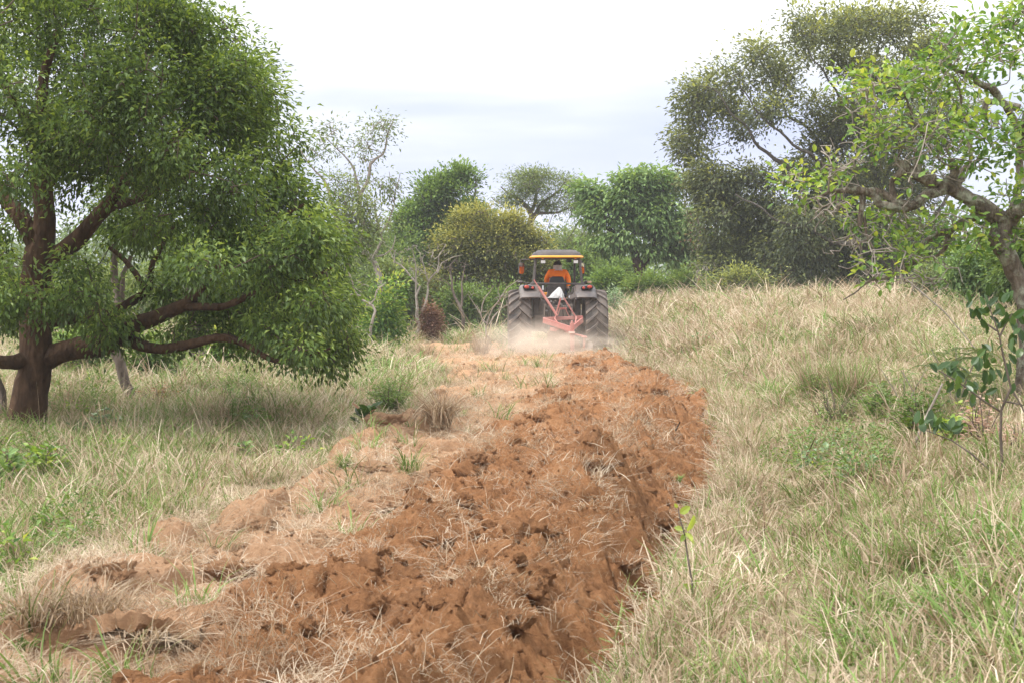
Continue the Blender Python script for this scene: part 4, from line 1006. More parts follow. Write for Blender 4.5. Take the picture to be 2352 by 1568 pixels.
# fenders: arched sheet with rolled lips and inner wall
def fender(sg):
    xo, xi = sg * .935, sg * .44
    ang = [math.radians(a) for a in (40, 48, 57, 67, 78, 92, 108, 124, 140, 152)]
    def arc(r, a): return (-math.cos(a) * r, R0 + math.sin(a) * r)
    v, f = [], []
    rings = []
    for i, a in enumerate(ang):
        r = .885 + (.035 if i < 2 else 0)
        rings.append([(xo, *arc(r - .12, a)), (xo, *arc(r - .045, a)), (xo - sg * .022, *arc(r - .005, a)), (xo - sg * .07, *arc(r + .025, a)), (xi + sg * .06, *arc(r + .035, a)), (xi, *arc(r + .015, a)), (xi, *arc(r - .02, a)), (xi + sg * .05, *arc(r - .012, a)), (xo - sg * .06, *arc(r - .03, a)), (xo - sg * .03, *arc(r - .09, a))])
    sheet = p_loft(rings)
    o = solid('fender', sheet, M_PLAST, tr, bevel=.008)
    # inner wall: from the arch down to the platform, its rear edge sweeping inwards
    pts = [arc(.87, a) for a in ang] + [(.75, 1.0), (-.05, 1.0), (-.38, 1.18), (-.52, 1.32)]
    vv = [(xi - sg * .004, y, z) for y, z in pts] + [(xi - sg * .03, y, z) for y, z in pts]
    n_ = len(pts)
    ff = [tuple(range(n_)), tuple(range(2 * n_ - 1, n_ - 1, -1))] + [(i, (i + 1) % n_, n_ + (i + 1) % n_, n_ + i) for i in range(n_)]
    solid('inner_wall', (vv, ff), M_PLAST, o)
    # sloping skirt between the lip and the platform
    lip = [(xi - sg * .02, -.60, 1.50), (xi - sg * .02, -.66, 1.37), (xi + sg * .06, -.68, 1.36), (xi + sg * .06, -.60, 1.52)]
    low = [(xi - sg * .15, -.36, 1.40), (xi - sg * .15, -.38, 1.315), (xi - sg * .10, -.42, 1.30), (xi - sg * .10, -.40, 1.42)]
    solid('skirt', p_loft([lip, low]), M_PLAST, o, bevel=.008)
    # lamp housing with two red lenses
    y0 = -.545
    hs = []
    for yy_ in (y0 + .14, y0):
        hs.append([(sg * (.845 - .0) , yy_, 1.575), (sg * .86, yy_, 1.63), (sg * .82, yy_, 1.68), (sg * .76, yy_, 1.685), (sg * .69, yy_, 1.655), (sg * .58, yy_, 1.645), (sg * .555, yy_, 1.615), (sg * .56, yy_, 1.565)])
    h = solid('lamp_housing', p_loft(hs), M_SEAT, o, bevel=.012)
    solid('lens', p_ell((sg * .765, y0 - .004, 1.622), (.062, .022, .042), 18, 10), M_REDLENS, h, smooth=True)
    solid('lens', p_ell((sg * .618, y0 - .004, 1.598), (.036, .02, .034), 16, 10), M_REDLENS, h, smooth=True)
    return o
fender(-1); fender(1)
# cab frame: four posts and rails, each a part
X0 = 0.02
rp0, rp1 = (-.575, -.02, 1.70), (-.515, .05, 2.34)
for sg in (-1, 1):
    solid('cab_post', p_bar((X0 + sg * .60, -.02, 1.69), (X0 + sg * .535, .06, 2.33), .062, .075, (0, 1, 0)), M_BLACK, tr, bevel=.012)
    solid('cab_post', p_bar((X0 + sg * .50, 1.22, 1.2), (X0 + sg * .50, 1.15, 2.33), .055, .06, (0, 1, 0)), M_BLACK, tr, bevel=.012)
    solid('cab_rail', p_bar((X0 + sg * .535, .06, 2.31), (X0 + sg * .5, 1.15, 2.31), .05, .05), M_BLACK, tr, bevel=.01)
    solid('cab_brace', p_bar((X0 + sg * .66, -.03, 1.675), (X0 + sg * .585, -.02, 1.76), .05, .05, (0, 1, 0)), M_BLACK, tr, bevel=.01)
solid('rear_rail', p_bar((X0 - .63, -.03, 1.705), (X0 + .63, -.03, 1.695), .05, .048), M_BLACK, tr, bevel=.012)
solid('top_rail', p_bar((X0 - .535, .06, 2.315), (X0 + .535, .06, 2.315), .05, .04), M_BLACK, tr, bevel=.01)
def sup(hx, hy, z, cy=.62, e=5, n=40):
    r = []
    for k in range(n):
        t = 2 * PI * k / n
        c, s = math.cos(t), math.sin(t)
        r.append((X0 + hx * math.copysign(abs(c) ** (2 / e), c), cy + hy * math.copysign(abs(s) ** (2 / e), s), z))
    return r
roof = solid('roof', p_loft([sup(.55, .72, 2.385), sup(.61, .78, 2.388), sup(.59, .76, 2.435), sup(.555, .72, 2.480), sup(.525, .69, 2.488), sup(.515, .68, 2.49), sup(.47, .62, 2.525), sup(.40, .52, 2.535)]), M_ROOF, tr, smooth=True)
solid('roof_rim', p_loft([sup(.56, .72, 2.328), sup(.64, .81, 2.332), sup(.662, .83, 2.345), sup(.662, .83, 2.362), sup(.64, .81, 2.383), sup(.585, .75, 2.392)]), M_ORANGE, roof, smooth=True)
for x in (-.345, .455):
    wl = solid('work_lamp', p_box((x, -.08, 2.235), (.125, .07, .088)), M_PLAST, tr, bevel=.01)
    solid('lens', p_box((x, -.118, 2.235), (.105, .006, .07)), M_WHITE, wl, bevel=.002)
    solid('bracket', p_box((x, -.06, 2.30), (.03, .04, .06)), M_BLACK, wl)
    solid('signal_lamp', p_box((x - .01, -.13, 2.315), (.05, .03, .03)), M_AMBER, tr, bevel=.006)
solid('roof_box', p_box((.305, .12, 2.27), (.13, .14, .09)), M_SEAT, tr, bevel=.01)
solid('roof_handle', p_tube([(-.02, .3, 2.31), (-.02, .3, 2.29), (.06, .3, 2.285)], .012, 6), M_BLACK, tr)
# mirrors on their arms
def mirror(sg):
    x0, xm = X0 + sg * .52, (-.845 if sg < 0 else .70)
    yb = 1.12 if sg < 0 else 1.1
    a = solid('mirror_arm', p_tube([(x0, yb, 2.31), (xm, yb, 2.31), (xm + sg * .005, yb, 2.28), (xm + sg * .005, yb, 1.80), (xm + sg * .0 + .03, yb, 1.74)] if sg < 0 else [(x0, yb, 2.29), (xm - .03, yb, 2.285), (xm - .01, yb, 2.27), (xm, yb, 2.0)], .013, 8), M_BLACK, tr)
    cx = xm + (.015 if sg < 0 else .0)
    mr = empty_part('mirror', (cx, yb - .035, 2.085), (math.radians(3.5), 0, math.radians(29.3 if sg < 0 else -26.6)))
    hx, hz = .078, .148
    def rr(y, k): return [(hx * k * math.copysign(abs(math.cos(t)) ** .45, math.cos(t)), y, hz * k * math.copysign(abs(math.sin(t)) ** .45, math.sin(t))) for t in np.linspace(0, 2 * PI, 25)[:-1]]
    solid('mirror_shell', p_loft([rr(.05, .6), rr(.035, .95), rr(0, 1.0), rr(-.012, .97)]), M_BLACK, mr, smooth=True)
    solid('mirror_glass', p_loft([rr(-.010, .90), rr(-.0145, .90)]), M_MIRROR, mr)
def empty_part(name, loc, rot):
    # a thin plate so that the part carries geometry of its own
    o = solid(name, p_box((0, .055, 0), (.03, .02, .05)), M_BLACK, tr); o.location = loc; o.rotation_euler = rot
    return o
mirror(-1); mirror(1)
fl = solid('side_lamp', join(p_ell((-.86, .95, 1.735), (.085, .06, .042), 16, 10), p_tube([(-.80, .95, 1.735), (-.60, .95, 1.70)], .016, 8)), M_BLACK, tr, smooth=True)
fl = solid('side_lamp', join(p_ell((.735, .2, 1.735), (.045, .05, .045), 14, 8), p_tube([(.70, .2, 1.735), (.60, .15, 1.70)], .016, 8)), M_BLACK, tr, smooth=True)
solid('lens', p_box((.815, .2, 1.738), (.11, .08, .06)), plain('tan_lens', (.45, .30, .18), rough=.4), fl, bevel=.012)
# seat
st = solid('seat', join(p_box((.02, .62, 1.38), (.48, .48, .11)), p_box((.02, .62, 1.24), (.3, .3, .2))), M_SEAT, tr, bevel=.03)
bk = []
for y_ in (.34, .42):
    bk.append([(.02 - .215, y_, 1.52), (.02 + .225, y_, 1.52), (.02 + .222, y_, 1.68), (.02 + .165, y_, 1.855), (.02 + .13, y_, 1.88), (.02 - .11, y_, 1.88), (.02 - .15, y_, 1.855), (.02 - .213, y_, 1.68)])
solid('backrest', p_loft(bk), M_SEAT, st, bevel=.02)
solid('seat_base', join(p_box((.0, .30, 1.52), (.42, .10, .30)), p_box((0, .25, 1.60), (.26, .012, .012))), M_BLACK, tr, bevel=.02)
# steering wheel and console
solid('console', join(p_box((.03, 1.28, 1.36), (.5, .18, .5)), p_tube([(.03, 1.2, 1.5), (.03, 1.08, 1.78)], .03, 8)), M_BLACK, tr, bevel=.02)
sw = []
for k in range(25): t = 2 * PI * k / 24; sw.append((.03 + .2 * math.cos(t), 1.06 + .2 * math.sin(t) * .9, 1.80 - .2 * math.sin(t) * -.35))
solid('steering_wheel', join(p_tube(sw, .014, 6, cap=False), p_bar((-.15, 1.06, 1.80), (.21, 1.06, 1.80), .03, .014)), M_SEAT, tr, smooth=True)
# levers, hydraulic blocks and hoses at the rear
for x, y, z, l, ln in ((.30, .16, 1.52, .16, .03), (.34, .14, 1.50, .14, .05), (.38, .12, 1.50, .13, .02), (-.30, .2, 1.55, .2, -.04)):
    lv = solid('lever', p_tube([(x, y, z - .12), (x + ln, y - .02, z + l * .6)], .009, 6), M_STEEL, tr)
    solid('knob', p_ell((x + ln, y - .02, z + l * .6 + .015), (.022, .022, .025), 10, 8), M_STEEL if x > .35 else M_BLACK, lv, smooth=True)
solid('lever_box', join(p_box((.35, .16, 1.40), (.16, .2, .16))), M_IRON, tr, bevel=.015)
solid('tool_box', p_box((.345, -.16, 1.375), (.12, .1, .055)), plain('pale_grey_box', (.5, .51, .54), rough=.5), tr, bevel=.008)
solid('number_plate', p_box((-.345, -.02, 1.60), (.045, .012, .11)), M_WHITE, tr, bevel=.003)
for k, (x, y, z) in enumerate(((-.16, -.36, 1.27), (-.10, -.37, 1.24), (-.05, -.37, 1.28), (-.19, -.36, 1.21), (.07, -.37, 1.22), (-.2, -.34, 1.03), (-.27, -.34, 1.04), (-.14, -.36, 1.05), (.28, -.34, 1.02), (.35, -.32, 1.03))):
    solid('coupler', join(p_tube([(x, y + .08, z), (x, y - .03, z)], .022, 10), p_tube([(x, y - .03, z), (x, y - .05, z)], .014, 8)), M_STEEL if k % 3 == 0 else M_IRON, tr)
for x, zb in ((-.12, .75), (.10, .78), (-.2, .8), (.2, .82)):
    solid('hose', p_tube([(x, -.38, 1.22), (x * 1.1, -.50, 1.1), (x * 1.3, -.46, .95), (x * 1.2, -.36, zb)], .013, 6), M_SEAT, tr, smooth=True)
for sg in (-1, 1):
    solid('lift_arm', join(p_bar((sg * .22, -.1, 1.12), (sg * .33, -.55, 1.18), .05, .07), p_bar((sg * .33, -.53, 1.16), (sg * .36, -.62, .62), .035, .035, (0, 1, 0)), p_bar((sg * .26, -.1, .52), (sg * .40, -.95, .62), .045, .08)), M_IRON, tr, bevel=.008)
solid('top_link', join(p_tube([(.02, -.38, 1.10), (.03, -.98, 1.20)], .028, 10), p_tube([(.022, -.5, 1.12), (.026, -.75, 1.16)], .04, 10)), M_IRON, tr)
solid('drawbar', join(p_box((0, -.35, .48), (.12, .7, .05)), p_box((0, -.28, .55), (.35, .08, .22))), M_IRON, tr, bevel=.01)

# ------------------------------------------------------------------ mounted plough
plw = empty('plough', (TR.x, TR.y, TRZ), 'faded red mounted plough frame with slanting pipe lever behind the tractor', 'plough', None, TYAW)
def c3(px, py, y, adj=1.0):
    x, z = cc(px, py); return (x * adj, y, z)
def flat(pts, w, h, mat, name, parent, up=(0, 0, 1)):
    return solid(name, join(*[p_bar(pts[i], pts[i + 1], w, h, up) for i in range(len(pts) - 1)]), mat, parent, bevel=.006)
solid('back_beam', p_bar(c3(745, 975, -.95), c3(1222, 955, -.95), .05, .085), M_RED, plw, bevel=.008)
solid('frame_arm', join(p_bar(c3(750, 990, -.97), c3(880, 1030, -1.22), .04, .13), p_bar(c3(872, 1028, -1.21), c3(1058, 1085, -1.62), .04, .13)), M_RED, plw, bevel=.008)
solid('frame_arm', join(p_bar(c3(1218, 985, -.97), c3(1160, 1020, -1.15), .04, .12), p_bar(c3(1166, 1016, -1.13), c3(1064, 1085, -1.62), .04, .12)), M_RED, plw, bevel=.008)
solid('mast_leg', p_bar(c3(955, 725, -1.0), c3(893, 945, -1.0), .035, .07, (0, 1, 0)), M_RED, plw, bevel=.006)
solid('mast_leg', p_bar(c3(993, 725, -1.0), c3(1135, 950, -1.0), .035, .075, (0, 1, 0)), M_RED, plw, bevel=.006)
solid('mast_curve', p_bar(c3(893, 940, -1.0), c3(880, 985, -1.05), .03, .06, (0, 1, 0)), M_RED, plw, bevel=.006)
solid('mast_curve', join(p_bar(c3(885, 980, -1.06), c3(920, 1040, -1.3), .03, .06)), M_RED, plw, bevel=.006)
solid('mast_curve', join(p_bar(c3(1135, 945, -1.0), c3(1140, 975, -1.05), .03, .06, (0, 1, 0)), p_bar(c3(1140, 972, -1.05), c3(1118, 1020, -1.3), .03, .06)), M_RED, plw, bevel=.006)
solid('mast_brace', join(p_bar(c3(945, 850, -.9), c3(1030, 848, -.9), .03, .05), p_bar(c3(950, 850, -.9), c3(918, 950, -.94), .02, .03, (0, 1, 0)), p_bar(c3(1015, 850, -.9), c3(1060, 945, -.94), .02, .03, (0, 1, 0))), M_RED, plw, bevel=.004)
solid('hitch_pin', join(p_tube([c3(945, 742, -1.0), c3(1005, 742, -1.0)], .02, 10), p_bar(c3(938, 700, -1.0), c3(942, 735, -1.0), .02, .025, (0, 1, 0)), p_bar(c3(990, 712, -1.0), c3(993, 735, -1.0), .02, .02, (0, 1, 0))), M_STEEL, plw)
pipe = solid('pipe_lever', p_tube([c3(695, 595, -.85), c3(912, 935, -1.02)], .031, 14), M_RED, plw, smooth=True)
solid('lever_rod', p_tube([c3(640, 508, -.8), c3(700, 602, -.856)], .013, 8), M_RED, pipe)
solid('tool_bar', p_bar(c3(830, 1090, -1.1), c3(1030, 1110, -1.3), .08, .09), M_RED, plw, bevel=.01)
leg = solid('shank', join(p_bar(c3(1068, 1010, -1.66), c3(1072, 1345, -1.66), .10, .06, (0, 1, 0)), p_tube([c3(1068, 985, -1.66), c3(1068, 1040, -1.66)], .03, 10)), M_RED, plw, bevel=.01)
solid('clamp', join(p_box(c3(1064, 1122, -1.68), (.14, .11, .055)), p_tube([c3(1040, 1126, -1.74), c3(1096, 1126, -1.74)], .012, 8)), plain('worn_clamp', (.62, .42, .36), rough=.5), leg, bevel=.008)
solid('cross_bolt', p_tube([c3(1025, 1338, -1.70), c3(1118, 1338, -1.70)], .012, 8), M_STEEL, leg)
solid('side_arm', join(p_bar(c3(1088, 1138, -1.66), c3(1232, 1172, -1.75), .09, .035), p_bar(c3(1172, 1170, -1.77), c3(1240, 1178, -1.77), .03, .10, (0, 1, 0))), M_RED, plw, bevel=.008)
solid('wheel_shank', p_bar(c3(1205, 1175, -1.75), c3(1205, 1330, -1.75), .05, .05, (0, 1, 0)), M_RED, plw, bevel=.008)
def disc(cx, cy, cz, r, rz, tilt, nm, mat):
    prof = [(-.02, .0), (-.02, .06), (0, .07), (.0 + .01, r * .4), (.035, r * .75), (.08, r), (.074, r), (.028, r * .75), (.002, r * .4), (-.005, .0)]
    o = solid(nm, p_lathe_x(prof, (0, 0, 0), 32), mat, plw, smooth=True)
    o.location = (cx, cy, cz); o.rotation_euler = (0, tilt, rz)
    return o
x, z = cc(900, 1235); disc(x, -1.15, z, .33, math.radians(48), math.radians(-18), 'plough_disc', M_RUST)
x, z = cc(1020, 1290); disc(x, -1.5, z - .0, .33, math.radians(48), math.radians(-18), 'plough_disc', M_RUST)
x, z = cc(1205, 1325); disc(x, -1.8, z, .25, math.radians(20), math.radians(20), 'furrow_wheel', M_IRON)
solid('disc_arm', join(p_bar(c3(900, 1110, -1.14), c3(900, 1235, -1.14), .05, .05, (0, 1, 0)), p_bar(c3(1020, 1110, -1.3), c3(1020, 1290, -1.48), .05, .05, (0, 1, 0))), M_RED, plw, bevel=.008)

# ------------------------------------------------------------------ white sack on the platform
def sack():
    M_SACK = plain('white_sack', (0.50, 0.50, 0.495), rough=.6, spec=.2, var=.05, scale=9, bump=.15)
    b = (-.005, -.15, 1.352)
    v, f = [], []
    nu, nv = 40, 22
    for j in range(nv + 1):
        t = j / nv
        for i in range(nu):
            a = 2 * PI * i / nu
            ex = .5
            c, s = math.cos(a), math.sin(a)
            cx_ = .055 * t; hw_ = .20 * (1 - t) ** .85 + .012; hd = .11 * (1 - t ** 1.6) + .012
            fold = 1 + .10 * math.sin(5 * a + 9 * t) * (1 - t) * .8 + .06 * math.sin(11 * a - 5 * t)
            x_ = cx_ + hw_ * math.copysign(abs(c) ** .75, c) * fold * (1.05 - .25 * (c > 0) * (1 - t))
            v.append((x_, hd * math.copysign(abs(s) ** .75, s) * fold, .265 * t + .018 * math.sin(3 * a + 2) * t * (1 - t) * 2))
    for j in range(nv):
        for i in range(nu): f.append((j * nu + i, j * nu + (i + 1) % nu, (j + 1) * nu + (i + 1) % nu, (j + 1) * nu + i))
    f.append(tuple(range(nu - 1, -1, -1))); f.append(tuple(nv * nu + i for i in range(nu)))
    o = solid('sack', (v, f), M_SACK, None, smooth=True)
    Mx = Matrix.Translation((TR.x, TR.y, TRZ)) @ Matrix.Rotation(TYAW, 4, 'Z')
    o.matrix_world = Mx @ Matrix.Translation(b)
    tag(o, 'crumpled white sack lying on the tractor platform behind the seat', 'sack')
sack()

# ------------------------------------------------------------------ driver
def skin_obj(name, chains, mat, parent, sub=2, root=0):
    """chains: list of lists of (x, y, z, radius); first points shared by position are merged"""
    verts, rad, edges, idx = [], [], [], {}
    for ch in chains:
        prev = None
        for (x_, y_, z_, r) in ch:
            k = (round(x_, 4), round(y_, 4), round(z_, 4))
            if k not in idx: idx[k] = len(verts); verts.append((x_, y_, z_)); rad.append(r)
            if prev is not None and prev != idx[k]: edges.append((prev, idx[k]))
            prev = idx[k]
    me = bpy.data.meshes.new(name); me.from_pydata(verts, edges, []); me.update(); me.materials.append(mat)
    o = link(name, me, parent)
    m = o.modifiers.new('skin', 'SKIN'); m.use_smooth_shade = True
    if not me.skin_vertices: 
        bpy.context.view_layer.objects.active = o
    for sv, r in zip(me.skin_vertices[0].data, rad):
        sv.radius = r if hasattr(r, '__len__') else (r, r)
    me.skin_vertices[0].data[root].use_root = True
    s = o.modifiers.new('sub', 'SUBSURF'); s.levels = sub; s.render_levels = sub
    return o
def driver():
    M_SKIN = plain('skin_brown', (.30, .17, .11), rough=.55, var=.08)
    M_SHIRT = plain('orange_shirt', (.85, .20, .02), rough=.8, spec=.2, var=.10, scale=7, bump=.2)
    M_JEAN = plain('blue_jeans', (.13, .19, .30), rough=.85, spec=.2, var=.2, scale=20)
    M_CAP = plain('black_cap', (.018, .018, .02), rough=.7, spec=.3)
    M_CLOTH = plain('grey_cloth', (.52, .50, .49), rough=.85, spec=.1, var=.12, scale=12, bump=.3)
    M_BOOT = plain('boot', (.04, .03, .025), rough=.6)
    g = empty('person', (0, 0, 0), 'driver seen from behind in orange long sleeved shirt and black cap with grey neck cloth', 'person')
    g.matrix_world = Matrix.Translation((TR.x, TR.y, TRZ)) @ Matrix.Rotation(TYAW, 4, 'Z')
    x0 = .055
    hip = (x0, .55, 1.50)
    shl, shr = (x0 - .195, .60, 2.005), (x0 + .195, .60, 2.0)
    body = skin_obj('body', [
        [(*hip, (.17, .13)), (x0, .56, 1.62, (.15, .11)), (x0, .57, 1.78, (.165, .115)), (x0, .59, 1.94, (.16, .11)), (x0, .60, 2.01, .075), (x0, .615, 2.05, .058), (x0, .64, 2.115, .085), (x0, .645, 2.18, .088), (x0, .645, 2.23, .06)],
        [(x0, .59, 1.94, (.16, .11)), (*shl, .07), (x0 - .26, .66, 1.86, .05), (x0 - .27, .78, 1.74, .042), (x0 - .20, .98, 1.79, .032), (x0 - .17, 1.05, 1.81, .03)],
        [(x0, .59, 1.94, (.16, .11)), (*shr, .07), (x0 + .262, .58, 1.84, .05), (x0 + .272, .52, 1.70, .042), (x0 + .245, .42, 1.60, .032), (x0 + .225, .33, 1.575, .03)],
        [(*hip, (.17, .13)), (x0 - .10, .62, 1.49, .095), (x0 - .16, 1.0, 1.50, .075), (x0 - .17, 1.1, 1.32, .06), (x0 - .17, 1.13, 1.18, .045), (x0 - .17, 1.25, 1.17, .045)],
        [(*hip, (.17, .13)), (x0 + .10, .62, 1.49, .095), (x0 + .17, 1.0, 1.50, .075), (x0 + .18, 1.1, 1.32, .06), (x0 + .18, 1.13, 1.18, .045), (x0 + .18, 1.25, 1.17, .045)]], M_SKIN, g)
    def fingers(wr, fw, side):
        """palm with four fingers and a thumb curled round a bar lying across"""
        wr, fw, side = Vector(wr), Vector(fw).normalized(), Vector(side).normalized(); dn = fw.cross(side)
        if dn.z > 0: dn = -dn
        palm = wr + fw * .07
        ch = [[(*wr, .026), (*(wr + fw * .04), (.036, .018)), (*palm, (.038, .016))]]
        for k, (o_, L_) in enumerate(((-.030, .065), (-.010, .075), (.010, .07), (.029, .055))):
            r_ = palm + side * o_
            ch.append([(*palm, (.038, .016)), (*r_, .010), (*(r_ + fw * L_ * .45 + dn * .008), .0092), (*(r_ + fw * L_ * .62 + dn * L_ * .45), .0088), (*(r_ + fw * L_ * .3 + dn * L_ * .75), .008)])
        th = wr + fw * .03 - side * .03
        ch.append([(*(wr + fw * .04), (.036, .018)), (*th, .012), (*(th + fw * .03 - side * .015 + dn * .01), .0105), (*(th + fw * .055 - side * .005 + dn * .03), .009)])
        return ch
    skin_obj('hand', fingers((x0 - .17, 1.05, 1.81), (.1, 1, -.05), (1, -.1, 0)), M_SKIN, g, 1)
    skin_obj('hand', fingers((x0 + .225, .33, 1.575), (0, -1, -.25), (1, 0, 0)), M_SEAT, g, 1)['label'] = 'dark gloved hand'
    skin_obj('shirt', [
        [(x0, .55, 1.52, (.185, .145)), (x0, .56, 1.62, (.18, .135)), (x0, .57, 1.78, (.195, .14)), (x0, .585, 1.92, (.185, .13)), (x0, .60, 2.02, (.10, .085))],
        [(x0, .585, 1.92, (.185, .13)), (x0 - .19, .60, 1.985, .088), (x0 - .262, .66, 1.86, .070), (x0 - .272, .78, 1.735, .058), (x0 - .205, .97, 1.785, .046)],
        [(x0, .585, 1.92, (.185, .13)), (x0 + .19, .60, 1.98, .088), (x0 + .264, .58, 1.84, .070), (x0 + .275, .52, 1.70, .060), (x0 + .248, .43, 1.605, .046)]], M_SHIRT, g)
    skin_obj('trousers', [
        [(x0, .56, 1.49, (.18, .13)), (x0 - .10, .63, 1.49, .105), (x0 - .16, 1.0, 1.505, .088), (x0 - .17, 1.1, 1.32, .075), (x0 - .17, 1.13, 1.22, .065)],
        [(x0, .56, 1.49, (.18, .13)), (x0 + .10, .63, 1.49, .105), (x0 + .17, 1.0, 1.505, .088), (x0 + .18, 1.1, 1.32, .075), (x0 + .18, 1.13, 1.22, .065)]], M_JEAN, g)
    for s_ in (-.17, .18): solid('boot', join(p_ell((x0 + s_, 1.24, 1.19), (.05, .13, .045)), p_tube([(x0 + s_, 1.14, 1.18), (x0 + s_, 1.13, 1.30)], .055, 12)), M_BOOT, g, smooth=True)
    # head details: ears, nose, eyes, mouth (facing forward)
    solid('ear', p_ell((x0 - .088, .64, 2.135), (.014, .022, .032), 10, 8), M_SKIN, g, smooth=True); solid('ear', p_ell((x0 + .088, .64, 2.135), (.014, .022, .032), 10, 8), M_SKIN, g, smooth=True)
    solid('nose', p_loft([[(x0 - .008, .728, 2.160), (x0 + .008, .728, 2.160), (x0, .74, 2.160)], [(x0 - .017, .722, 2.115), (x0 + .017, .722, 2.115), (x0, .755, 2.117)]]), M_SKIN, g, bevel=.004)
    for s_ in (-.032, .032): solid('eye', p_ell((x0 + s_, .725, 2.158), (.013, .009, .009), 10, 8), M_WHITE, g, smooth=True)
    solid('mouth', p_ell((x0, .722, 2.080), (.025, .008, .008), 10, 6), plain('lips', (.25, .09, .08)), g, smooth=True)
    # cap: dome, band and peak
    prof = []
    v, f = [], []
    nu, nv = 28, 9
    for j in range(nv + 1):
        t = j / nv * PI / 2
        for i in range(nu):
            a = 2 * PI * i / nu
            v.append((x0 + .100 * math.sin(t) ** .9 * math.cos(a), .645 + .115 * math.sin(t) ** .9 * math.sin(a), 2.170 + .10 * math.cos(t)))
    for j in range(nv):
        for i in range(nu): f.append((j * nu + i, (j + 1) * nu + i, (j + 1) * nu + (i + 1) % nu, j * nu + (i + 1) % nu))
    cap = solid('cap', (v, f), M_CAP, g, smooth=True)
    solid('band', p_loft([[(x0 + .102 * math.cos(t), .645 + .118 * math.sin(t), z_) for t in np.linspace(0, 2 * PI, 29)[:-1]] for z_ in (2.150, 2.177)]), M_CAP, cap, smooth=True)
    pk = [(x0 + .09 * math.cos(t), .73 + .10 * math.sin(t), 2.167 + .0) for t in np.linspace(0, PI, 15)]
    solid('peak', p_loft([[(a, b, c - .006) for a, b, c in pk], [(a, b, c + .002) for a, b, c in pk]]), M_CAP, cap, smooth=True)
    solid('cap_strap', p_bar((x0 - .04, .525, 2.159), (x0 + .04, .525, 2.159), .006, .012), M_CLOTH, cap)
    # neck cloth hanging from the cap over the shoulders
    v, f = [], []
    nj, ni = 10, 22
    for j in range(nj + 1):
        t = j / nj
        for i in range(ni + 1):
            a = math.radians(200 + 140 * i / ni) if False else math.radians(175 + 190 * i / ni)
            fl_ = 1 + .07 * math.sin(i * 1.7) * t
            rx_ = (.098 + .006 * t + .05 * max(0, t - .72) / .28) * fl_; ry_ = (.112 + .01 * t + .05 * max(0, t - .72) / .28) * fl_
            v.append((x0 + rx_ * math.cos(a), .64 + ry_ * math.sin(a), 2.160 - .128 * t - .02 * max(0, t - .7) * abs(math.cos(a)) + .006 * math.sin(i * 2.3) * t))
    for j in range(nj):
        for i in range(ni): f.append((j * (ni + 1) + i, j * (ni + 1) + i + 1, (j + 1) * (ni + 1) + i + 1, (j + 1) * (ni + 1) + i))
    nc = solid('neck_cloth', (v, f), M_CLOTH, g, smooth=True)
    md = nc.modifiers.new('thick', 'SOLIDIFY'); md.thickness = .006
driver()

# ------------------------------------------------------------------ dust raised by the plough
def dust(name, c, r, dens, col, label, seed, noise_scale=2.6, soft=1.0):
    m = bpy.data.materials.new('dust'); m.use_nodes = True
    t = m.node_tree; t.nodes.clear()
    o_ = t.nodes.new('ShaderNodeOutputMaterial'); pv = t.nodes.new('ShaderNodeVolumePrincipled')
    pv.inputs['Color'].default_value = (*col, 1); pv.inputs['Anisotropy'].default_value = 0.1
    co = N(t, 'ShaderNodeTexCoord')
    ln = N(t, 'ShaderNodeVectorMath', operation='LENGTH'); t.links.new(co.outputs['Object'], ln.inputs[0])
    fall = N(t, 'ShaderNodeMapRange'); fall.inputs['From Min'].default_value = 1.0; fall.inputs['From Max'].default_value = 0.15; fall.interpolation_type = 'SMOOTHSTEP'
    t.links.new(ln.outputs['Value'], fall.inputs['Value'])
    nzn = N(t, 'ShaderNodeTexNoise', Scale=noise_scale, Detail=4.0, Roughness=.6)
    mpn = N(t, 'ShaderNodeMapping'); mpn.inputs['Location'].default_value = (seed, seed * 2.3, 0)
    t.links.new(co.outputs['Object'], mpn.inputs[0]); t.links.new(mpn.outputs[0], nzn.inputs['Vector'])
    r1 = N(t, 'ShaderNodeMapRange'); r1.inputs['From Min'].default_value = .38; r1.inputs['From Max'].default_value = .66; t.links.new(nzn.outputs['Fac'], r1.inputs['Value'])
    mu = N(t, 'ShaderNodeMath', operation='MULTIPLY'); t.links.new(fall.outputs[0], mu.inputs[0]); t.links.new(r1.outputs[0], mu.inputs[1])
    mu2 = N(t, 'ShaderNodeMath', operation='MULTIPLY'); mu2.inputs[1].default_value = dens; t.links.new(mu.outputs[0], mu2.inputs[0])
    t.links.new(mu2.outputs[0], pv.inputs['Density']); t.links.new(pv.outputs[0], o_.inputs['Volume'])
    pr = p_ell((0, 0, 0), (1, 1, 1), 24, 14)
    ob = solid(name, pr, m); ob.location = c; ob.scale = r
    tag(ob, label, 'dust', None, 'stuff')
DC = (.97, .86, .74)
dust('dust_cloud', (.45, 33.0, .25), (1.7, 1.4, .75), 1.9, DC, 'dense tan dust boiling up left of the plough', 1.0)
dust('dust_cloud', (1.75, 32.6, .15), (1.8, 1.5, .55), 1.0, DC, 'tan dust low behind the right rear tyre', 4.0)
dust('dust_cloud', (1.15, 33.8, .5), (2.8, 2.2, 1.2), .13, DC, 'thin dust veil round the rear of the tractor', 7.0)
SC.cycles.volume_step_rate = 1.0
SC.cycles.volume_max_steps = 256
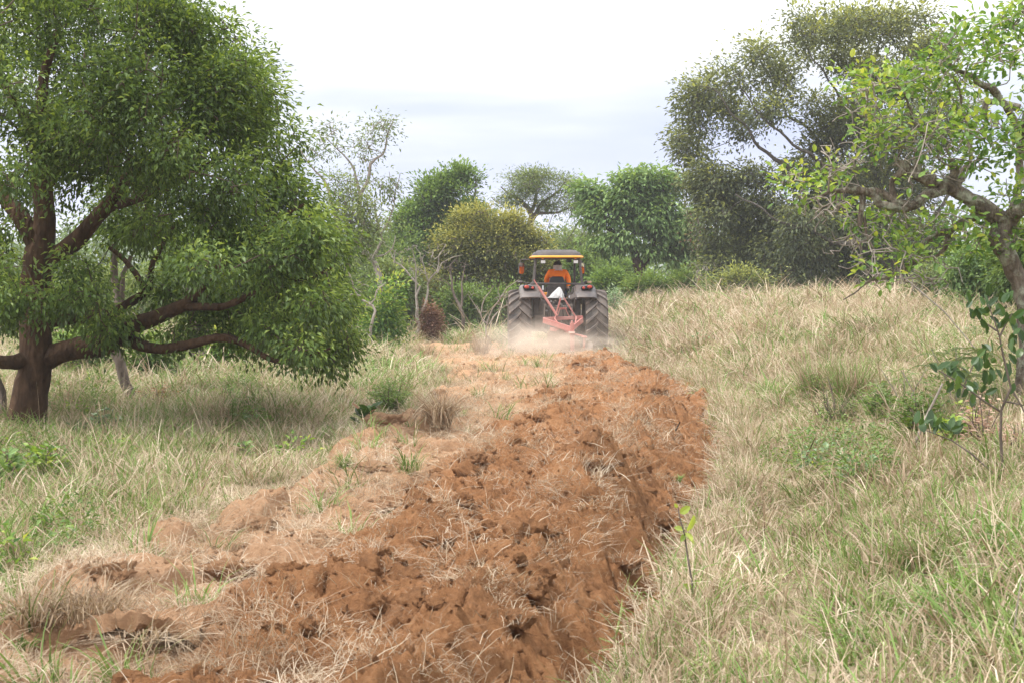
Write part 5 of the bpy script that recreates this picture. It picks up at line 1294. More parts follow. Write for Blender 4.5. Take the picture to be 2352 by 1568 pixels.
# ------------------------------------------------------------------ scatter by geometry nodes
def src_collection(name, meshes):
    c = bpy.data.collections.new(name)
    for i, me in enumerate(meshes):
        o = bpy.data.objects.new('%s_%02d' % (name, i), me); c.objects.link(o)
    return c
def scatter(name, label, cat, P_, rot, scl, idx, coll):
    n = len(P_)
    me = bpy.data.meshes.new(name)
    me.vertices.add(n); me.vertices.foreach_set('co', np.asarray(P_, dtype=np.float32).ravel())
    a = me.attributes.new('rot', 'FLOAT_VECTOR', 'POINT'); a.data.foreach_set('vector', np.asarray(rot, dtype=np.float32).ravel())
    scl = np.asarray(scl, dtype=np.float32)
    if scl.ndim == 1: scl = np.repeat(scl[:, None], 3, 1)
    a = me.attributes.new('scl', 'FLOAT_VECTOR', 'POINT'); a.data.foreach_set('vector', scl.ravel())
    a = me.attributes.new('idx', 'INT', 'POINT'); a.data.foreach_set('value', np.asarray(idx, dtype=np.int32))
    o = link(name, me)
    tag(o, label, cat, None, 'stuff')
    ng = bpy.data.node_groups.new('scatter_' + name, 'GeometryNodeTree')
    ng.interface.new_socket('Geometry', in_out='INPUT', socket_type='NodeSocketGeometry')
    ng.interface.new_socket('Geometry', in_out='OUTPUT', socket_type='NodeSocketGeometry')
    gi = ng.nodes.new('NodeGroupInput'); go = ng.nodes.new('NodeGroupOutput')
    ci = ng.nodes.new('GeometryNodeCollectionInfo'); ci.inputs['Collection'].default_value = coll; ci.inputs['Separate Children'].default_value = True; ci.inputs['Reset Children'].default_value = True
    ip = ng.nodes.new('GeometryNodeInstanceOnPoints'); ip.inputs['Pick Instance'].default_value = True
    def na(nm, ty):
        x = ng.nodes.new('GeometryNodeInputNamedAttribute'); x.data_type = ty; x.inputs['Name'].default_value = nm; return x.outputs[0]
    er = ng.nodes.new('FunctionNodeEulerToRotation')
    ng.links.new(na('rot', 'FLOAT_VECTOR'), er.inputs[0]); ng.links.new(er.outputs[0], ip.inputs['Rotation'])
    ng.links.new(na('scl', 'FLOAT_VECTOR'), ip.inputs['Scale']); ng.links.new(na('idx', 'INT'), ip.inputs['Instance Index'])
    ng.links.new(gi.outputs[0], ip.inputs['Points']); ng.links.new(ci.outputs[0], ip.inputs['Instance']); ng.links.new(ip.outputs[0], go.inputs[0])
    m = o.modifiers.new('scatter', 'NODES'); m.node_group = ng
    return o
def blades(n, h, spread, width, lean, tints, bend=0.6, segs=3, base_r=0.04, kink=0.0, hvar=0.45, flat=False):
    """tuft of n curved blades; tints = function returning n tints"""
    ang = RNG.uniform(0, 2 * PI, n); r = base_r * np.sqrt(RNG.uniform(size=n))
    b = np.stack([r * np.cos(ang), r * np.sin(ang), np.full(n, -.02)], 1)
    a2 = ang + RNG.normal(size=n) * .9
    ln = lean * np.abs(RNG.normal(size=n)) + .05
    if flat: ln = RNG.uniform(1.15, 1.62, n)
    H = h * (1 - hvar + 2 * hvar * RNG.uniform(size=n) ** 1.3)
    hor = np.stack([np.cos(a2), np.sin(a2), np.zeros(n)], 1)
    sidev = np.stack([-np.sin(a2), np.cos(a2), np.zeros(n)], 1)
    a3 = RNG.uniform(0, 2 * PI, n)
    sidev = unit(sidev + .8 * np.stack([np.cos(a3), np.sin(a3), np.zeros(n)], 1))
    kk = np.where(RNG.uniform(size=n) < kink, RNG.uniform(.35, .7, n), 9.0)
    V = []
    p = b.copy(); tilt = ln.copy(); w = width * RNG.uniform(.6, 1.3, n)
    ts = np.linspace(0, 1, segs + 1)
    for j, t in enumerate(ts):
        if j:
            dt = ts[j] - ts[j - 1]
            d = hor * np.sin(tilt)[:, None] + np.array([0, 0, 1.0]) * np.cos(tilt)[:, None]
            p = p + d * (H * dt)[:, None]
            tilt = tilt + bend * dt * RNG.uniform(.5, 1.6, n)
            tilt = np.where((t > kk) & (t - dt <= kk), tilt + RNG.uniform(.8, 1.6, n), tilt)
            p[:, 2] = np.maximum(p[:, 2], .005)
        ww = (w * (1 - .8 * t ** 2.0))[:, None] * .5
        V += [p - sidev * ww, p + sidev * ww]
    V = np.stack(V, 1).reshape(-1, 3)
    m = 2 * (segs + 1); i = np.arange(n)[:, None] * m
    F = np.concatenate([i + np.array([[2 * j, 2 * j + 1, 2 * j + 3, 2 * j + 2]]) for j in range(segs)], 0)
    return V, F, np.repeat(tints(n), m)
def dryt(n): return np.clip(RNG.beta(1.6, 1.7, n) * .48, 0, .49)
def grnt(n): return np.clip(.53 + RNG.beta(2, 2, n) * .47, .53, 1)
def mixt(fr):
    return lambda n: np.where(RNG.uniform(size=n) < fr, grnt(n), dryt(n))
def tufts(name, k, n, h, spread, width, lean, ti, **kw):
    ms = []
    for _ in range(k):
        V, F, t = blades(n, h, spread, width, lean, ti, **kw)
        ms.append(mesh_np(name, V, F, M_GRASS, False, {'tint': t}))
    return ms
DRY = tufts('dry', 6, 38, .24, .1, .0072, .80, mixt(.08), bend=1.0, base_r=.12, kink=.45)
GRN = tufts('grn', 6, 34, .20, .1, .0095, .55, mixt(.78), bend=1.1, base_r=.10)
MIX = tufts('mix', 6, 38, .22, .1, .0078, .75, mixt(.42), bend=1.0, base_r=.12, kink=.35)
TALL = tufts('tall', 5, 8, .42, .1, .0060, .30, mixt(.08), bend=.6, base_r=.10, kink=.3, segs=4)
LOW = tufts('low', 5, 46, .13, .1, .0085, 1.0, mixt(.25), bend=.8, base_r=.16, kink=.3)
C_GR = src_collection('tuft', DRY + GRN + MIX + TALL + LOW)   # indices 0-5, 6-11, 12-17, 18-22, 23-27

def field_points():
    """tuft roots over the visible field, thinning with distance"""
    out_ = []
    for y0, y1, dens in ((3.0, 4.6, 85), (4.6, 9, 80), (9, 15, 55), (15, 25, 30), (25, 45, 13), (45, 82, 6)):
        xl = lambda y: -.40 * y - 1.6
        n = int((y1 - y0) * (.80 * (y0 + y1) / 2 + 3.2) * dens)
        y = RNG.uniform(y0, y1, n); x = RNG.uniform(-1, 1, n) * (.40 * y + 1.6)
        out_.append(np.stack([x, y], 1))
    q = np.concatenate(out_)
    m = strip_mask(q[:, 0], q[:, 1])
    keep = RNG.uniform(size=len(q)) > np.clip((m - .06) * 1.5, 0, 1)
    t_ = Matrix.Rotation(-TYAW, 2)
    intr = (np.abs(q[:, 0] - TR.x) < 1.25) & (q[:, 1] > 32.8) & (q[:, 1] < 38.0)
    return q[keep & ~intr]
q = field_points(); n = len(q); x, y = q[:, 0], q[:, 1]
z = surf_z(x, y)
big = perlin(x * .28, y * .22); sm = perlin(x * 1.1 + 40, y * 1.0)
# greenness: left side greener, right bank near greener, far right straw
gn = .40 + .30 * big + .24 * sm + np.where(x < -1, .06, 0) + .12 * sstep(18, 6, y) * (x > 0) - .30 * sstep(14, 30, y) * (x > 2) + .10 * sstep(30, 40, y) * (x < 0)
u1 = RNG.uniform(size=n)
kind = np.where(u1 < np.clip(gn - .16, 0, 1), 1, np.where(u1 < np.clip(gn + .30, 0, 1), 2, 0))
edge = np.minimum(np.abs(x - eR(y)), np.abs(x - eL(y)))
low = (RNG.uniform(size=n) < np.where(edge < .7, .6, np.where((x > 0) & (y < 14), .40, .24)))
kind = np.where(low, 4, kind)
kind = np.where((RNG.uniform(size=n) < .055) & ~low, 3, kind)
idx = np.select([kind == 0, kind == 1, kind == 2, kind == 3], [RNG.integers(0, 6, n), RNG.integers(6, 12, n), RNG.integers(12, 18, n), RNG.integers(18, 23, n)], RNG.integers(23, 28, n))
hh = 1.0 + .6 * perlin(x * .7 + 11, y * .7) + .35 * perlin(x * 2.1, y * 2.1 + 7) + .2 * RNG.normal(size=n)
hh = np.clip(hh, .42, 2.1) * (1 + .75 * sstep(10, 40, y)) * (.75 + .25 * sstep(0, .8, edge)) * np.where(x > 0, (.80 + .20 * sstep(8, 14, y)) * (.9 + .1 * sstep(.05, .6, edge)), 1)
wd = 1 + 1.4 * sstep(8, 45, y)
scl = np.stack([hh * wd ** .6, hh * wd ** .6, hh], 1)
rot = np.stack([RNG.normal(size=n) * .14, RNG.normal(size=n) * .14, RNG.uniform(0, 2 * PI, n)], 1)
P3 = np.stack([x, y, z], 1)
gk = (kind == 1)
scatter('dry_grass', 'straw coloured dry grass covering the field', 'grass', P3[~gk], rot[~gk], scl[~gk], idx[~gk], C_GR)
scatter('green_grass', 'tufts of green grass growing through the dry grass', 'grass', P3[gk], rot[gk], scl[gk], idx[gk], C_GR)

yq = np.concatenate([RNG.uniform(4.5, 14, 900), RNG.uniform(14, 30, 500)]); xq = eR(yq) + RNG.normal(size=len(yq)) * .10 + .10 + .12 * sstep(10, 6, yq)
nq = len(yq); sq = RNG.uniform(.6, 1.25, nq) * (1 + .4 * sstep(12, 28, yq))
scatter('turf_fringe', 'torn dry turf hanging over the right edge of the ploughed strip', 'grass', np.stack([xq, yq, surf_z(xq, yq)], 1), np.stack([RNG.normal(size=nq) * .45, RNG.normal(size=nq) * .45 - .25, RNG.uniform(0, 6.28, nq)], 1), sq,
        np.where(RNG.uniform(size=nq) < .5, RNG.integers(23, 28, nq), np.where(RNG.uniform(size=nq) < .6, RNG.integers(0, 6, nq), RNG.integers(12, 18, nq))), C_GR)

# low broad leaved weeds growing through the grass
def weed_mesh(name, mat, h, r, nl, leaf, wr):
    a = RNG.uniform(0, 2 * PI, nl); q_ = np.sqrt(RNG.uniform(size=nl)); z_ = h * RNG.uniform(.15, 1, nl) * (1 - .55 * q_ ** 2)
    p_ = np.stack([r * q_ * np.cos(a), r * q_ * np.sin(a), z_], 1)
    d_ = np.stack([np.cos(a), np.sin(a), RNG.uniform(-.3, .9, nl)], 1) + RNG.normal(size=(nl, 3)) * .4
    V, F, t = leaf_arrays(p_, d_, leaf * RNG.uniform(.6, 1.3, nl), wr, np.clip(.5 + RNG.normal(size=nl) * .22, 0, 1))
    return mesh_np(name, V, F, mat, False, {'tint': t})
WD = [weed_mesh('weed', M_LEAF_BRT, .30, .20, 130, .055, .5), weed_mesh('weed', M_LEAF_BUSH, .34, .22, 200, .038, .5), weed_mesh('weed', M_LEAF_R, .26, .18, 90, .06, .45), weed_mesh('weed', M_LEAF_BRT, .42, .26, 320, .034, .5),
      weed_mesh('weed', M_LEAF_BUSH, .5, .22, 260, .04, .4), weed_mesh('weed', M_LEAF_BLUE, .25, .18, 60, .06, .7), weed_mesh('weed', M_LEAF_BROWN, .34, .18, 130, .035, .4), weed_mesh('weed', M_LEAF_GREY, .45, .25, 280, .036, .4)]
C_WD = src_collection('weed', WD)
n = 8200
y = 5.5 + 58 * RNG.uniform(size=n) ** 1.5; x = RNG.uniform(-1, 1, n) * (.40 * y + 1.6)
wn = perlin(x * .55 + 31, y * .42) + .5 * perlin(x * 1.7, y * 1.5 + 21)
pr_ = np.where(x < 0, sstep(-.15, .5, wn) * .46, sstep(.12, .7, wn) * .42) + .2 * (x < 0) * sstep(30, 40, y)
k = (RNG.uniform(size=n) < pr_) & (strip_mask(x, y) < .05) & ~((np.abs(x - TR.x) < 1.4) & (y > 32) & (y < 38.5)) & (np.minimum(np.abs(x - eR(y)), np.abs(x - eL(y))) > .3)
x, y = x[k], y[k]; n = len(x)
s_ = RNG.uniform(.5, 1.15, n) * (1 + .5 * sstep(12, 40, y)); s_ = s_ * np.where((x > 0) & (y < 9), .5, 1)
scatter('weeds', 'low green broad leaved weeds scattered through the grass', 'weeds', np.stack([x, y, surf_z(x, y)], 1), np.stack([RNG.normal(size=n) * .12, RNG.normal(size=n) * .12, RNG.uniform(0, 6.28, n)], 1), s_, RNG.integers(0, 8, n), C_WD)

# straw and roots tangled on the turned soil
STR = tufts('straw', 8, 22, .16, .1, .0032, 1.5, lambda k: RNG.uniform(.02, .46, k), bend=.5, base_r=.20, kink=.5, flat=True)
ROOT = tufts('root', 6, 22, .10, .1, .0030, 1.3, lambda k: RNG.uniform(0, .30, k), bend=1.0, base_r=.14, flat=True)
C_ST = src_collection('straw', STR + ROOT + GRN[:2])
n = 29000
y = 4.6 + (38 - 4.6) * RNG.uniform(size=n) ** 1.9; uu = RNG.uniform(size=n)
x = eL(y) - .15 + (eR(y) - eL(y) + .3) * uu
zz_, fr_, mk_ = soil_z(x, y)
pn = perlin(x * 1.25 + 3, y * .95) + .6 * perlin(x * 3.1, y * 2.6 + 8)
prob = np.where(fr_ > .5, (sstep(.02, .55, pn) * .70 + .05) * (.55 + .45 * sstep(6.2, 8.0, y)), sstep(-.2, .45, pn) * .62 + .07)
k = RNG.uniform(size=n) < prob
x, y, fr_ = x[k], y[k], fr_[k]; n = len(x)
z = surf_z(x, y)
idx = np.where(RNG.uniform(size=n) < np.where(fr_ > .5, .60, .15), RNG.integers(8, 14, n), RNG.integers(0, 8, n))
idx = np.where((fr_ < .5) & (RNG.uniform(size=n) < .025), RNG.integers(14, 16, n), idx)
tiltx = np.where(idx >= 14, RNG.normal(size=n) * .2, RNG.normal(size=n) * .28)
rot = np.stack([tiltx, np.where(idx >= 14, 0, RNG.normal(size=n) * .28), RNG.uniform(0, 2 * PI, n)], 1)
sc_ = RNG.uniform(.5, 1.25, n) * (1 + .5 * sstep(10, 30, y))
scatter('straw_litter', 'dead straw and roots strewn over the turned soil', 'straw', np.stack([x, y, z + .01], 1), rot, np.stack([sc_, sc_, sc_], 1), idx, C_ST)

# ------------------------------------------------------------------ clods
def clod_mesh(name, seed, sub=3, sx=1, sy=1, sz=.75, amp=.35, fresh=1.0, flat=False):
    import bmesh
    bm = bmesh.new(); bmesh.ops.create_icosphere(bm, subdivisions=sub, radius=1.0)
    rg = random.Random(int(seed * 1000)); planes = []
    for _ in range(9):
        a_ = Vector((rg.gauss(0, 1), rg.gauss(0, 1), rg.gauss(0, 1))).normalized()
        planes.append((a_, rg.uniform(.5, .85) * math.sqrt((a_.x * sx) ** 2 + (a_.y * sy) ** 2 + (a_.z * sz) ** 2)))
    for v in bm.verts:
        q_ = Vector((v.co.x * sx, v.co.y * sy, v.co.z * sz)); p = q_.copy(); s_ = Vector((seed * 3.1, seed * 1.7, seed))
        for pn_, ph_ in planes:
            e_ = p.dot(pn_) - ph_
            if e_ > 0: p = p - pn_ * e_
        q_ = p.copy()
        d = mnoise.noise(p * 1.1 + s_) * amp * .7 - abs(mnoise.noise(p * 2.1 + s_)) * amp * .6 + mnoise.noise(p * 4.5 + s_) * amp * .5 - abs(mnoise.noise(p * 9 + s_)) * amp * .28 + mnoise.noise(p * 19 + s_) * amp * .22
        v.co = q_ * (1 + d)
    me = bpy.data.meshes.new(name); bm.to_mesh(me); bm.free()
    a = me.attributes.new('fresh', 'FLOAT', 'POINT'); a.data.foreach_set('value', [fresh] * len(me.vertices))
    me.materials.append(M_SOIL)
    me.polygons.foreach_set('use_smooth', [not flat] * len(me.polygons))
    return me
CR = [clod_mesh('crumb', k, 1, .8 + .1 * k, .8, .7, amp=.95, flat=True) for k in range(5)] + [clod_mesh('crumb', k + 9, 1, 1.1, .8, .7, amp=.95, fresh=.1, flat=True) for k in range(4)]
C_CR = src_collection('crumb', CR)
n = 20000
y = 4.6 + 33 * RNG.uniform(size=n) ** 2.0; x = eL(y) + (eR(y) - eL(y)) * RNG.uniform(size=n)
_, fr_, _ = soil_z(x, y); z = surf_z(x, y)
pn = sstep(-.4, .4, perlin(x * 1.8, y * 1.8 + 5))
k = RNG.uniform(size=n) < np.where(fr_ > .5, .35 + .65 * pn, .15 + .55 * pn)
x, y, z, fr_ = x[k], y[k], z[k], fr_[k]; n = len(x)
s_ = .006 + .020 * RNG.uniform(size=n) ** 3.0 + .018 * (RNG.uniform(size=n) < .05)
s_ = s_ * (1 + .04 * y)
idx = np.where(fr_ > .5, RNG.integers(0, 5, n), RNG.integers(5, 9, n))
scatter('soil_crumbs', 'crumbs of broken red soil over the ploughed strip', 'soil', np.stack([x, y, z + s_ * .2], 1), RNG.uniform(0, 6.28, (n, 3)), s_, idx, C_CR)
# sods and clods one can pick out
def place_clod(px, py, r, label, seed, fresh=1.0, sx=1.0, sy=1.0, sz=.6, rz=0, straw=0, name='soil_clod', sink=.42, tilt=0.0):
    sx = min(sx, 1.35); sz = max(sz * .85, .45)
    h = hit(px, py)
    o = link(name, clod_mesh(name, seed, 5, sx, sy, sz, .42, fresh))
    o.location = (h.x, h.y, h.z + r * sz * (1 - 2 * sink) * .5); o.scale = (r, r, r); o.rotation_euler = (tilt, 0, rz)
    tag(o, label, 'sod' if name == 'sod' else 'clod', None)
    if straw:
        V, F, t = blades(straw, r * .9 / r, .1, .035, 1.2, lambda n_: RNG.uniform(.0, .45, n_), bend=1.6, base_r=.8)
        V = V + np.array([0, 0, .35 * sz])
        c = link('straw', mesh_np('straw', V, F, M_GRASS, False, {'tint': t}), o); c['kind'] = 'stuff'
    return o
CL = [(848, 1075, .16, 'lumpy pale overturned sod with a dark undercut side near the green edge', .15, 1.5, .9, .55, 30), (735, 1145, .165, 'long pale sod slab folded over onto the green grass edge', .1, 1.6, .6, .35, 10),
      (590, 1215, .17, 'flat pale brown sod lying at the grass edge below the long slab', .25, 1.5, .8, .4, 30), (905, 1165, .12, 'smooth rounded brown clod left of the tall mound', .45, 1.2, .9, .7, 12),
      (1065, 1165, .10, 'dark red clod standing beside the smooth rounded clod', 1.0, .9, .8, 1.0, 8), (515, 1330, .16, 'shaggy dark sod full of roots and straw on the lower left', .5, 1.5, .9, .7, 120),
      (1000, 1260, .15, 'large dark crumbly clod in the lower middle of the furrow', 1.0, 1.3, .9, .6, 24), (1215, 1370, .10, 'dark round clod near the bottom beside the grass edge', 1.0, 1.0, .9, .8, 10),
      (1580, 1160, .13, 'dark red clod in the deep trench above the sapling', 1.0, 1.2, .8, .7, 8), (1525, 1205, .11, 'rooty dark brown sod with green grass at the trench edge', .8, .9, .9, .9, 60),
      (1345, 842, .30, 'cracked bright red sod thrown up just behind the plough', 1.0, 1.6, .7, .6, 20), (1010, 905, .16, 'small pale tilted sod on the flat part near the dry tussock', .2, 1.2, .8, .6, 20),
      (885, 975, .2, 'round pale clod beside the leathery leaved plant', .1, 1.2, .9, .6, 14), (255, 1330, .14, 'flat brown sod standing on edge behind dry straw on the left', .4, 1.3, .7, .8, 60),
      (1090, 1060, .12, 'brown tufted sod on the middle ridge', .7, 1.3, .9, .6, 60), (1370, 1075, .13, 'straw covered clod crowning the tall mound', .8, 1.3, .9, .6, 90),
      (1180, 1440, .12, 'straw topped clod near the bottom edge', .9, 1.3, .9, .6, 60), (1440, 1330, .13, 'fibrous sod hanging over the lower trench', .8, 1.5, .9, .5, 110),
      (1240, 965, .14, 'dark clod on the boundary of pale and fresh soil', .9, 1.3, .8, .6, 20), (1510, 905, .16, 'dark red clod on the far right ridge', 1.0, 1.3, .8, .7, 20)]
for k, (px, py, r, lb, fr1, sx, sy, sz, st_) in enumerate(CL):
    place_clod(px, py, r, lb, 3.3 + k * 1.37, fr1, sx, sy, sz, rz=k * 1.3 if sx < 1.4 else RNG.normal() * .3, straw=st_, name='sod' if 'sod' in lb else 'soil_clod')
# many loose clods nothing tells apart
cm = [clod_mesh('loose_clod', 40 + k, 4, 1.2, .8, .7, .55, 1.0) for k in range(9)]
k = 0
while k < 150:
    y = 5.2 + 24 * random.random() ** 1.6; f_, r_ = float(eF(y)), float(eR(y)); x = random.uniform(f_, r_ - .15)
    s_ = .03 + .085 * random.random() ** 1.8 * (1 + .03 * y)
    o = link('loose_clod', cm[k % 9], None, (x, y, gz(x, y) + s_ * .1)); o.scale = (s_, s_ * random.uniform(.8, 1.2), s_); o.rotation_euler = (random.uniform(-.6, .6), random.uniform(-.6, .6), random.uniform(0, 6.28))
    tag(o, 'loose broken clod of red earth lying on the fresh furrow', 'clod', 'loose clods on the fresh furrow'); k += 1
# lifted crust slab on the lower left with straw hanging out of the hollow
def crust():
    h = hit(290, 1470)
    nu, nv = 70, 36
    v, f = [], []
    for s_ in (0, 1):
        for j in range(nv + 1):
            for i in range(nu + 1):
                a, b = i / nu, j / nv
                x_ = (a - .5) * .62; y_ = (b - .5) * .34
                z_ = .09 * math.sin(PI * a) ** .8 * (1 - .75 * b) + .02 * mnoise.noise(Vector((a * 6, b * 4, 2.2))) + .022 * mnoise.noise(Vector((a * 24, b * 15, 5))) - .02
                y_ += .05 * mnoise.noise(Vector((a * 5, 7, s_))) * (1 - b) - .03
                v.append((x_, y_, z_ + .03 * mnoise.noise(Vector((a * 11, b * 8, 3 + s_))) - s_ * (.065 + .02 * mnoise.noise(Vector((a * 14, b * 9, 9))))))
    m_ = (nu + 1) * (nv + 1)
    for s_ in (0, 1):
        for j in range(nv):
            for i in range(nu):
                q_ = [s_ * m_ + j * (nu + 1) + i, s_ * m_ + j * (nu + 1) + i + 1, s_ * m_ + (j + 1) * (nu + 1) + i + 1, s_ * m_ + (j + 1) * (nu + 1) + i]
                f.append(tuple(q_ if s_ == 0 else q_[::-1]))
    for i in range(nu): f.append((i, m_ + i, m_ + i + 1, i + 1))
    o = solid('soil_crust', (v, f), M_SOIL, None, smooth=True)
    a = o.data.attributes.new('fresh', 'FLOAT', 'POINT'); a.data.foreach_set('value', [.12] * len(v))
    o.location = (h.x, h.y + .12, h.z + .03); o.rotation_euler = (0, 0, .12)
    tag(o, 'arched slab of pale soil crust lifted over a straw filled hollow at lower left', 'soil crust')
    V, F, t = blades(170, .30, .1, .0052, 1.25, lambda n_: RNG.uniform(.05, .49, n_), bend=.8, base_r=.14, kink=.4)
    V = V * np.array([1.25, 1.0, .38]) + np.array([.06, -.22, -.02])
    c = link('straw', mesh_np('straw', V, F, M_GRASS, False, {'tint': t}), o); c['kind'] = 'stuff'
crust()

# ------------------------------------------------------------------ plants one can tell apart
def tussock(px, py, hpx, label, nb, ti, width=.007, lean=.35, bend=1.0, kink=.3, name='grass_tussock', base_k=.25):
    h = hit(px, py); H = hpx * h.y / FOC
    V, F, t = blades(nb, H, .1, width * (1 + h.y * .02), lean, ti, bend=bend, segs=5, base_r=H * base_k, kink=kink, hvar=.35)
    o = link(name, mesh_np(name, V, F, M_GRASS, False, {'tint': t}), None, (h.x, h.y, h.z))
    tag(o, label, 'grass tussock')
browny = lambda n_: RNG.uniform(.0, .33, n_)
tussock(1010, 985, 96, 'tall brown dry grass tussock at the left edge of the pale soil', 420, browny, width=.009, lean=.28, bend=1.2, kink=.5)
tussock(975, 820, 44, 'dry straw tussock left of the tractor in front of the pale soil', 160, browny, lean=.4)
tussock(1105, 815, 60, 'dry grass tussock close to the left rear tyre', 150, browny, lean=.25, bend=.6)
tussock(190, 1420, 110, 'broad heap of dry brown grass at the left edge of the ploughed strip', 420, browny, lean=.55, bend=1.2, kink=.5, base_k=.9)
tussock(60, 1440, 120, 'dry grass clump at the far lower left edge', 260, mixt(.15), lean=.4, base_k=.6)
tussock(790, 1075, 40, 'bright green grass clump beside the pale sods', 160, grnt, lean=.5)
tussock(1560, 1105, 22, 'small green grass tuft lying in the trench', 60, grnt, lean=.9)
tussock(50, 1500, 60, 'green broad bladed grass sprouting from the pale soil at lower left', 22, grnt, width=.016, lean=.5)
tussock(740, 1170, 24, 'green grass tuft under the long pale sod slab', 60, grnt, lean=.7)
tussock(1960, 930, 115, 'dark olive twiggy grass clump on the right bank', 480, lambda n_: np.where(RNG.uniform(size=n_) < .5, RNG.uniform(.0, .2, n_), RNG.uniform(.7, .92, n_)), lean=.3, bend=.6, base_k=.35)
tussock(1885, 915, 105, 'brownish green grass clump left of the dark olive clump', 380, lambda n_: np.where(RNG.uniform(size=n_) < .6, RNG.uniform(.0, .25, n_), RNG.uniform(.7, .92, n_)), lean=.3, bend=.6, base_k=.35)
tussock(2140, 1230, 70, 'dark green grass clump among the straw on the right bank', 160, mixt(.6), lean=.35)
tussock(2300, 1540, 130, 'tall green bladed grass clump at the lower right corner', 110, mixt(.6), width=.011, lean=.35)
tussock(1960, 1420, 110, 'upright green blades in the middle of the right foreground', 60, mixt(.7), width=.010, lean=.25)

def plant(px, py, label, name, mat, nst, hpx, wpx, n_leaf, leaf, wr, stem_mat=None, single=True, spread=.03, droop=.2, up=.5, d=None, tint=(.5, .2), stem_r=.005, oval=True, cat='plant', lean=0.0, curve=.15):
    """stems from one root with leaves along them; every leaf a part when they are few"""
    h = hit(px, py) if d is None else Vector((P(px, HOR, d).x, d, gz(P(px, HOR, d).x, d)))
    s = h.y / FOC; H = hpx * s; Wd = wpx * s
    root = empty(name, tuple(h), label, cat)
    pos, dirs, lens = [], [], []
    for k in range(nst):
        a = random.uniform(0, 2 * PI); rr_ = Wd * math.sqrt(random.random()) * (1 if nst > 1 else 0)
        top = Vector((rr_ * math.cos(a) + lean * H, rr_ * math.sin(a), H * random.uniform(.55, 1.0) * (1 - .5 * (rr_ / max(Wd, .01)) ** 2)))
        mid = top * .5 + Vector((random.uniform(-1, 1), random.uniform(-1, 1), .3)) * (curve * H * .5)
        pts = [Vector((0, 0, -.03)), mid * .5, mid, (mid + top) * .5 + Vector((0, 0, .02)), top]
        solid('stem', p_tube(pts, [stem_r, stem_r * .9, stem_r * .75, stem_r * .6, stem_r * .35], 6), stem_mat or M_BARK_MID, root, smooth=True)
        c = np.array([tuple(p) for p in pts])
        for j in range(max(1, n_leaf // nst)):
            t = random.uniform(.2, 1.0) * 4; i = min(3, int(t)); p = c[i] + (c[i + 1] - c[i]) * (t - i)
            a = random.uniform(0, 2 * PI)
            pos.append(p + np.array([math.cos(a), math.sin(a), 0]) * random.uniform(0, spread))
            dirs.append(np.array([math.cos(a), math.sin(a), up - droop * random.random()]))
            lens.append(leaf * random.uniform(.6, 1.25))
    pos, dirs, lens = np.array(pos), np.array(dirs), np.array(lens)
    tn = np.clip(tint[0] + RNG.normal(size=len(pos)) * tint[1], 0, 1)
    if single and len(pos) <= 300: add_leaf_objects(root, mat, pos, dirs, lens, wr, tn)
    else:
        o = link('foliage', leaf_mesh('foliage', mat, pos, dirs, lens, wr, tn, oval=oval), root); o['kind'] = 'stuff'
    return root
plant(95, 1105, 'bright yellow green leafy shrub in the grass near the left edge', 'shrub', M_LEAF_R, 22, 96, 60, 290, .062, .5, spread=.07, tint=(.6, .2), up=.9)
plant(5, 1130, 'dark and yellow green leafy shrub cut by the left picture edge', 'shrub', M_LEAF_BRT, 18, 104, 44, 260, .065, .55, spread=.07, up=.9)
plant(900, 950, 'feathery bright green shrub in front of the broad tree edge', 'shrub', M_LEAF_BRT, 30, 96, 66, 2600, .035, .5, single=False, spread=.10, tint=(.6, .2), oval=False)
plant(560, 975, 'pale green round leaved low plant in the straw', 'plant', M_LEAF_BLUE, 7, 32, 24, 26, .085, .75, tint=(.6, .2))
plant(240, 985, 'grey green round leaved plant right of the thick trunk', 'plant', M_LEAF_BLUE, 12, 56, 44, 70, .085, .8, tint=(.5, .25))
plant(170, 1000, 'low grey green leafy plant at the foot of the thick trunk', 'plant', M_LEAF_BLUE, 8, 34, 30, 44, .075, .7, tint=(.35, .2))
plant(520, 925, 'yellow green arching leaved plant under the broad tree', 'plant', M_LEAF_R, 8, 44, 26, 70, .13, .25, tint=(.45, .2), droop=.6)
plant(365, 925, 'patch of reddish leaved seedlings under the low limb', 'plant', M_LEAF_RUST, 18, 54, 70, 110, .05, .45)
plant(560, 1055, 'green leafy sprout in the straw left of the sods', 'plant', M_LEAF_BRT, 8, 46, 22, 70, .06, .45)
b_ = plant(835, 985, 'leathery plant with large rusty and green leaves at the edge of the pale soil', 'plant', M_LEAF_BIG, 4, 74, 20, 20, .17, .55, up=.9, stem_r=.008, tint=(.5, .2))
def extra_leaves(root, mat, spec):
    pos = np.array([s_[0] for s_ in spec]); dr = np.array([s_[1] for s_ in spec]); L = np.array([s_[2] for s_ in spec])
    add_leaf_objects(root, mat, pos, dr, L, .6, np.full(len(spec), .5))
extra_leaves(b_, M_LEAF_RUST, [((.02, -.05, .12), (.8, -.4, -.1), .15), ((-.02, -.02, .18), (-.5, -.3, .8), .18), ((.04, -.05, .16), (.6, -.3, .6), .14), ((.0, -.06, .10), (.3, -.8, .2), .12)])
